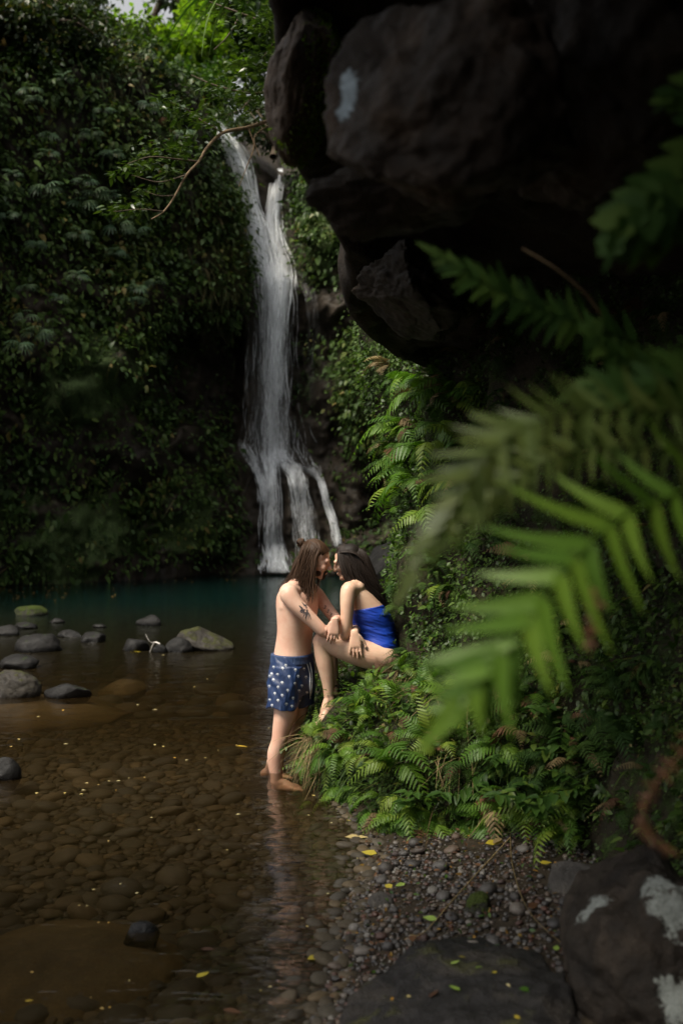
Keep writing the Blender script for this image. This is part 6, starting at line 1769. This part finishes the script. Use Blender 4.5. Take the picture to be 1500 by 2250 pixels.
# ================================================================== FERNS CLOSE TO THE CAMERA
def pinna_mesh(L, w, seed, lobes=7, curve=.2, serr=.0):
    r = np.random.default_rng(seed)
    m = 22; t = np.linspace(0, 1, m)
    hw = w * np.interp(t, [0, .1, .35, .7, .9, 1], [.62, .95, .88, .52, .22, 0]) * (1 + serr * np.sin(t * lobes * 2 * np.pi))
    C = np.column_stack([t * L, curve * L * t ** 2, -.10 * L * t ** 2])
    Vt = np.concatenate([C + np.column_stack([0 * t, hw, .15 * hw]), C, C - np.column_stack([0 * t, hw, -.15 * hw])])
    i = np.arange(m - 1)
    F = np.concatenate([np.stack([i, m + i, m + i + 1, i + 1], 1), np.stack([m + i, 2 * m + i, 2 * m + i + 1, m + i + 1], 1)])
    return mesh_np('pinna', Vt, F, attrs={'rnd': np.full(len(Vt), .2 * r.random())})
def near_fern(label, fronds, mat, group='blurred ferns close to the viewer'):
    """fronds: (list of (px,py,Y), pinna px length at each end & middle, count, width ratio, tilt)"""
    root = empty('near_fern', P(fronds[0][0][0][0], fronds[0][0][0][1], fronds[0][0][0][2] * 1.2)); tag(root, label, 'fern', group)
    b = Vector(root.location)
    for (pts, lens, cnt, wr_, pitch, serr, alt) in fronds:
        c = catmull(np.array([P(q[0], q[1], q[2] * (1.2 if q[2] < 1.6 else 1.05))[:] for q in pts]), 60)
        fr = obj('frond', tubes_mesh('frond', [np.column_stack([c - np.array(b[:]), np.linspace(.0028, .0008, 60)])], 7), mat, root)
        for q in range(cnt):
            s = .06 + .93 * q / cnt
            k = int(s * 59); p = Vector(c[k]); t_ = Vector(c[min(59, k + 1)] - c[max(0, k - 1)]).normalized()
            view = Vector((0, -1, .25)).normalized(); sv = t_.cross(view).normalized()
            ln = np.interp(s, [0, .3, .65, .85, 1.0], lens) / FPX * p.y
            if q == cnt - 1:
                me_ = pinna_mesh(lens[3] * 1.3 / FPX * p.y, lens[3] * .20 / FPX * p.y, q, 7, 0, serr); me_.materials.append(mat)
                o = bpy.data.objects.new('pinna', me_); COL.objects.link(o); o.parent = fr; o.location = p - b
                orient(o, t_, view)
            for sd in alt:
                me_ = pinna_mesh(ln * random.uniform(.78, 1.15), ln * wr_ * (1 + 1.0 * s * s), q * 7 + sd + 1, 7, -.30 * sd, serr)
                me_.materials.append(mat)
                o = bpy.data.objects.new('pinna', me_); COL.objects.link(o); o.parent = fr; o.location = p - b
                orient(o, sv * sd * (.9 - .45 * s) + t_ * (.40 + .75 * s + random.gauss(0, .12)) - view * random.uniform(-.3, .35) + Vector((0, 0, -.15)), view + sv * random.uniform(0, .6) * sd)
near_fern('big bright green blurred fern frond across the right foreground', [([(1620, 1020, 1.35), (1480, 1085, 1.2), (1340, 1150, 1.1), (1235, 1255, 1.05), (1140, 1385, 1.0), (1060, 1480, .98), (975, 1585, .96)], (140, 205, 195, 130, 70), 16, .088, 0, .04, (1, -1))], M['fern_near'])
near_fern('olive green blurred frond arching left above the bright one', [([(1640, 930, 1.4), (1480, 905, 1.3), (1300, 900, 1.2), (1150, 940, 1.15), (1050, 1020, 1.12), (970, 1150, 1.1), (885, 1300, 1.08)], (110, 125, 120, 80, 30), 30, .085, 0, .04, (1, -1)),
          ([(1640, 980, 1.5), (1450, 985, 1.4), (1280, 985, 1.32), (1150, 1040, 1.28), (1050, 1120, 1.25), (960, 1210, 1.22)], (90, 100, 85, 50, 18), 26, .10, 0, .04, (1, -1))], M['fern_olive'])
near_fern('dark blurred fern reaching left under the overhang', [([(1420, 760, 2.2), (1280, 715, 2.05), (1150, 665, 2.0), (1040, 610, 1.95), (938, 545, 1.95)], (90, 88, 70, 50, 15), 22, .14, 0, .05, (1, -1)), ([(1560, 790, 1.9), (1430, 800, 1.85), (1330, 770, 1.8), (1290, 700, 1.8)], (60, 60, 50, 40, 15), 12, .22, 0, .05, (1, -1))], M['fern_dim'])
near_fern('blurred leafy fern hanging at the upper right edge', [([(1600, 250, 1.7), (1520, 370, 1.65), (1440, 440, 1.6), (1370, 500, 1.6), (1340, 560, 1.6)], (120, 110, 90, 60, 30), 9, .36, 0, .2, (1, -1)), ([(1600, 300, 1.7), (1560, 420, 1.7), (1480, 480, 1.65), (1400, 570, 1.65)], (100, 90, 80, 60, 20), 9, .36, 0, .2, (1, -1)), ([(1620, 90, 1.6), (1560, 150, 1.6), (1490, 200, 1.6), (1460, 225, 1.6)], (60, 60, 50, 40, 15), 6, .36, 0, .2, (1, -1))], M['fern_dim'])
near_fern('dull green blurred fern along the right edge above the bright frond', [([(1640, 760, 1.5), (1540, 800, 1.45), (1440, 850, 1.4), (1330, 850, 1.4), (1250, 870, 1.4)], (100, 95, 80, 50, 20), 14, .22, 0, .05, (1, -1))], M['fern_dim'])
near_fern('curled brown blurred dead frond at the lower right', [([(1580, 1560, 1.4), (1510, 1640, 1.35), (1440, 1720, 1.3), (1410, 1800, 1.3), (1440, 1850, 1.3), (1490, 1880, 1.3)], (40, 36, 30, 26, 12), 16, .16, 0, .1, (1, -1))], M['dead'])
near_fern('grey-brown blurred dead leaf below the bright frond', [([(1310, 1290, 1.3), (1305, 1360, 1.3), (1295, 1440, 1.3)], (30, 34, 30, 24, 10), 5, .35, 0, .1, (1, -1))], M['dead'])

# ================================================================== FALLEN LEAVES AND PETALS
lt = tpl_ovate(.26, .04, .03)
def leaf_obj(name, p, L, mat, label, nrm_=(0, 0, 1), group=None, ang=None):
    me_ = mesh_np(name, *tpl_ovate(random.uniform(.22, .34), .03, random.uniform(-.05, .08)), attrs={'rnd': np.full(8, random.random() * .9)})
    o = obj(name, me_, mat); o.location = p
    a = random.uniform(0, 6.28) if ang is None else ang
    orient(o, (math.cos(a), math.sin(a), 0), nrm_); o.scale = (L, L, L)
    tag(o, label, 'leaf', group); return o
z0 = Vector((0, 0, .004))
for (x, y, px_len, mat, lb, a) in [(675, 2110, 42, 'yellow', 'large yellow leaf floating near the gravel tip', .5), (432, 2150, 34, 'yellow', 'heart-shaped yellow leaf floating at the bottom', .9), (760, 1803, 32, 'yellow', 'yellow leaf floating just below the bank', -.2), (757, 1840, 46, 'cream', 'long pale yellow leaf floating at the gravel edge', -.1),
                                   (518, 1640, 24, 'yellow', 'orange leaf floating left of the standing legs', -.2), (440, 2087, 30, 'dead', 'brown leaf lying under water beside the slab', 0), (800, 1825, 20, 'cream', 'small cream leaf scrap by the long pale leaf', 1.2), (490, 2220, 40, 'dead', 'long brown leaf at the bottom of the picture', -.3), (55, 2202, 16, 'yellow', 'small yellow leaf near the bottom left corner', .3), (286, 1432, 24, 'yellow', 'yellow leaf on the water by the grey rocks', 0)]:
    q = onwater(x, y); leaf_obj('fallen_leaf', q + z0, px_len / FPX * q.y * 1.15, M[mat], lb, ang=a)
tree_g = None
def ground_at(px, py):
    q = onwater(px, py, .1)
    for _ in range(6):
        z = float(ground_z(np.array([q.x]), np.array([q.y]))[0]); q = onwater(px, py, z + .012)
    return q
for (x, y, l, mat, lb) in [(828, 1884, 34, 'yellow', 'crumpled orange-yellow leaf at the edge of the gravel'), (1065, 1862, 40, 'yellow', 'orange withered leaf under the bank grass'), (1100, 1850, 34, 'straw', 'tan curled leaf under the bank grass'), (960, 2030, 30, 'limegreen', 'light green leaf on the gravel above the flat boulder'), (860, 1960, 26, 'yellow', 'yellow leaf fragments beside the pale stone'), (970, 2015, 24, 'dead', 'reddish dead leaf on the gravel by the mossy stone'), (905, 2065, 30, 'dead', 'rust-red leaf on the gravel by the flat boulder'), (1160, 2005, 34, 'dead', 'curled red-brown leaf below the grey boulder'), (890, 1950, 26, 'limegreen', 'small green leaf on the gravel near the pale stone'), (1220, 2100, 24, 'limegreen', 'yellow-green leaf between gravel and flat boulder'), (1185, 1905, 24, 'yellow', 'yellow leaf at the foot of the leafy weeds'), (850, 1905, 22, 'yellow', 'golden leaf scrap among the wet gravel')]:
    q = ground_at(x, y); leaf_obj('fallen_leaf', q + Vector((0, 0, .02)), l / FPX * q.y * 1.1, M[mat], lb, nrm_=(random.gauss(0, .25), -.25, 1))
def on_rock(o, px, py):
    o0 = Vector((0, 0, CAMZ)); mi = o.matrix_basis.inverted()
    a = mi @ o0; d_ = (mi @ P(px, py, 5)) - a
    ok_, loc, nr, _ = o.ray_cast(a, d_.normalized())
    return (o.matrix_basis @ loc, (o.matrix_basis.to_3x3() @ nr)) if ok_ else None
bpy.context.view_layer.update()
for (x, y, l, mat, lb) in [(990, 2122, 26, 'limegreen', 'pale green leaf standing on the flat boulder'), (1010, 2180, 28, 'limegreen', 'largest yellow-green leaf low on the flat boulder'), (1140, 2175, 30, 'leaf_bright', 'dark green narrow leaf on the flat boulder'), (945, 2195, 36, 'dead', 'curled red-brown leaf on the flat boulder'), (1045, 2130, 18, 'limegreen', 'tiny green leaf in the middle of the flat boulder'), (1008, 2105, 14, 'yellow', 'tiny yellow leaf at the top of the flat boulder'), (1112, 2165, 14, 'cream', 'cream petal right of centre on the flat boulder'), (862, 2195, 12, 'yellow', 'orange speck of leaf at the left of the flat boulder'), (895, 2190, 12, 'cream', 'pale speck of leaf left of the red-brown leaf'), (1130, 2235, 16, 'yellow', 'orange leaf scrap at the bottom of the flat boulder'), (1080, 2140, 12, 'yellow', 'small yellow scrap right on the boulder centre')]:
    h = on_rock(fore, x, y)
    if h: leaf_obj('fallen_leaf', h[0] + h[1] * .006, l / FPX * h[0].y * 1.1, M[mat], lb, nrm_=tuple(h[1]))
# petals on the water, grouped
pet = mesh_np('petal', *tpl_small(), attrs={'rnd': np.full(4, .2)}); pet.materials.append(M['cream'])
sp = [(196, 1722), (214, 1725), (181, 1738), (238, 1717), (286, 1711), (265, 1717), (320, 1708), (142, 1742), (82, 1742), (253, 1738), (186, 1745), (337, 1798), (236, 1848), (432, 1824), (500, 1868), (526, 1790), (684, 1748), (671, 1792), (728, 1810), (788, 1886), (785, 1926), (762, 1950), (725, 1965), (295, 1965), (203, 1957), (266, 1945), (188, 1993), (178, 1990), (672, 2035), (658, 2019), (66, 2137), (215, 2030), (240, 2027), (285, 2155), (218, 2217), (243, 2217), (200, 2195), (597, 2170), (575, 2180), (60, 1420), (88, 1575), (75, 1425), (65, 1463), (20, 1466), (10, 1468), (452, 1493), (430, 1510), (590, 1600), (380, 1665), (410, 1672), (448, 1666), (480, 1650), (515, 1638), (345, 1560), (140, 1560), (355, 1440), (340, 1636), (360, 1640), (30, 1642), (44, 1624), (140, 1636), (300, 1550)]
for (x, y) in sp:
    q = onwater(x + random.uniform(-3, 3), y)
    o = bpy.data.objects.new('petal', pet); COL.objects.link(o); o.location = q + z0
    a = random.uniform(0, 6.28); s = random.uniform(6, 11) / FPX * q.y; o.rotation_euler = (0, 0, a); o.scale = (s, s, s)
    tag(o, 'tiny pale petal floating on the brown water', 'petal', 'petals floating on the water')
pet2 = mesh_np('floating_leaf', *tpl_small(), attrs={'rnd': np.full(4, .2)}); pet2.materials.append(M['withered'])
sp2 = [(min(250, random.expovariate(1 / 90)), random.gauss(1300, 9)) for _ in range(44)] + [(random.uniform(250, 560), random.uniform(1270, 1282)) for _ in range(12)]
for (x, y) in sp2:
    q = onwater(x, y)
    o = bpy.data.objects.new('floating_leaf', pet2); COL.objects.link(o); o.location = q + z0
    s = random.uniform(5, 10) / FPX * q.y; o.rotation_euler = (0, 0, random.uniform(0, 6.28)); o.scale = (s, s, s)
    tag(o, 'tiny yellow leaf drifting along the far left shore', 'leaf', 'leaves drifting below the cliff')

# leaf litter on the gravel
n = 900
xs_, ys_ = rng.uniform(-.05, 1.2, n), rng.uniform(3.6, 5.9, n)
ok_l = np.array([okp(x, y, 0) for x, y in zip(xs_, ys_)])
xs_, ys_ = xs_[ok_l], ys_[ok_l]; n = len(xs_)
zl = ground_z(xs_, ys_) + rng.uniform(.012, .03, n)
for (lo, hi, mt, nm, lb) in ((0, .55, 'dead', 'leaf_litter', 'brown leaf litter scattered over the gravel'), (.55, .75, 'withered', 'leaf_scraps', 'ochre leaf scraps scattered over the gravel'), (.75, 1.0, 'leaf_mid', 'gravel_sprouts', 'small green sprouts and leaf bits on the gravel')):
    k0, k1 = int(lo * n), int(hi * n); m_ = k1 - k0
    o = leafmesh(nm, [scatter(tpl_ovate(.26, .06, .1), np.column_stack([xs_, ys_, zl])[k0:k1], np.column_stack([rng.normal(0, 1, (m_, 2)), rng.normal(.1, .25, m_)]), np.array([0, 0, 1.0]) + rng.normal(0, .4, (m_, 3)), rng.uniform(.012, .034, m_))], M[mt])
    tag(o, lb, 'litter', kind='stuff')
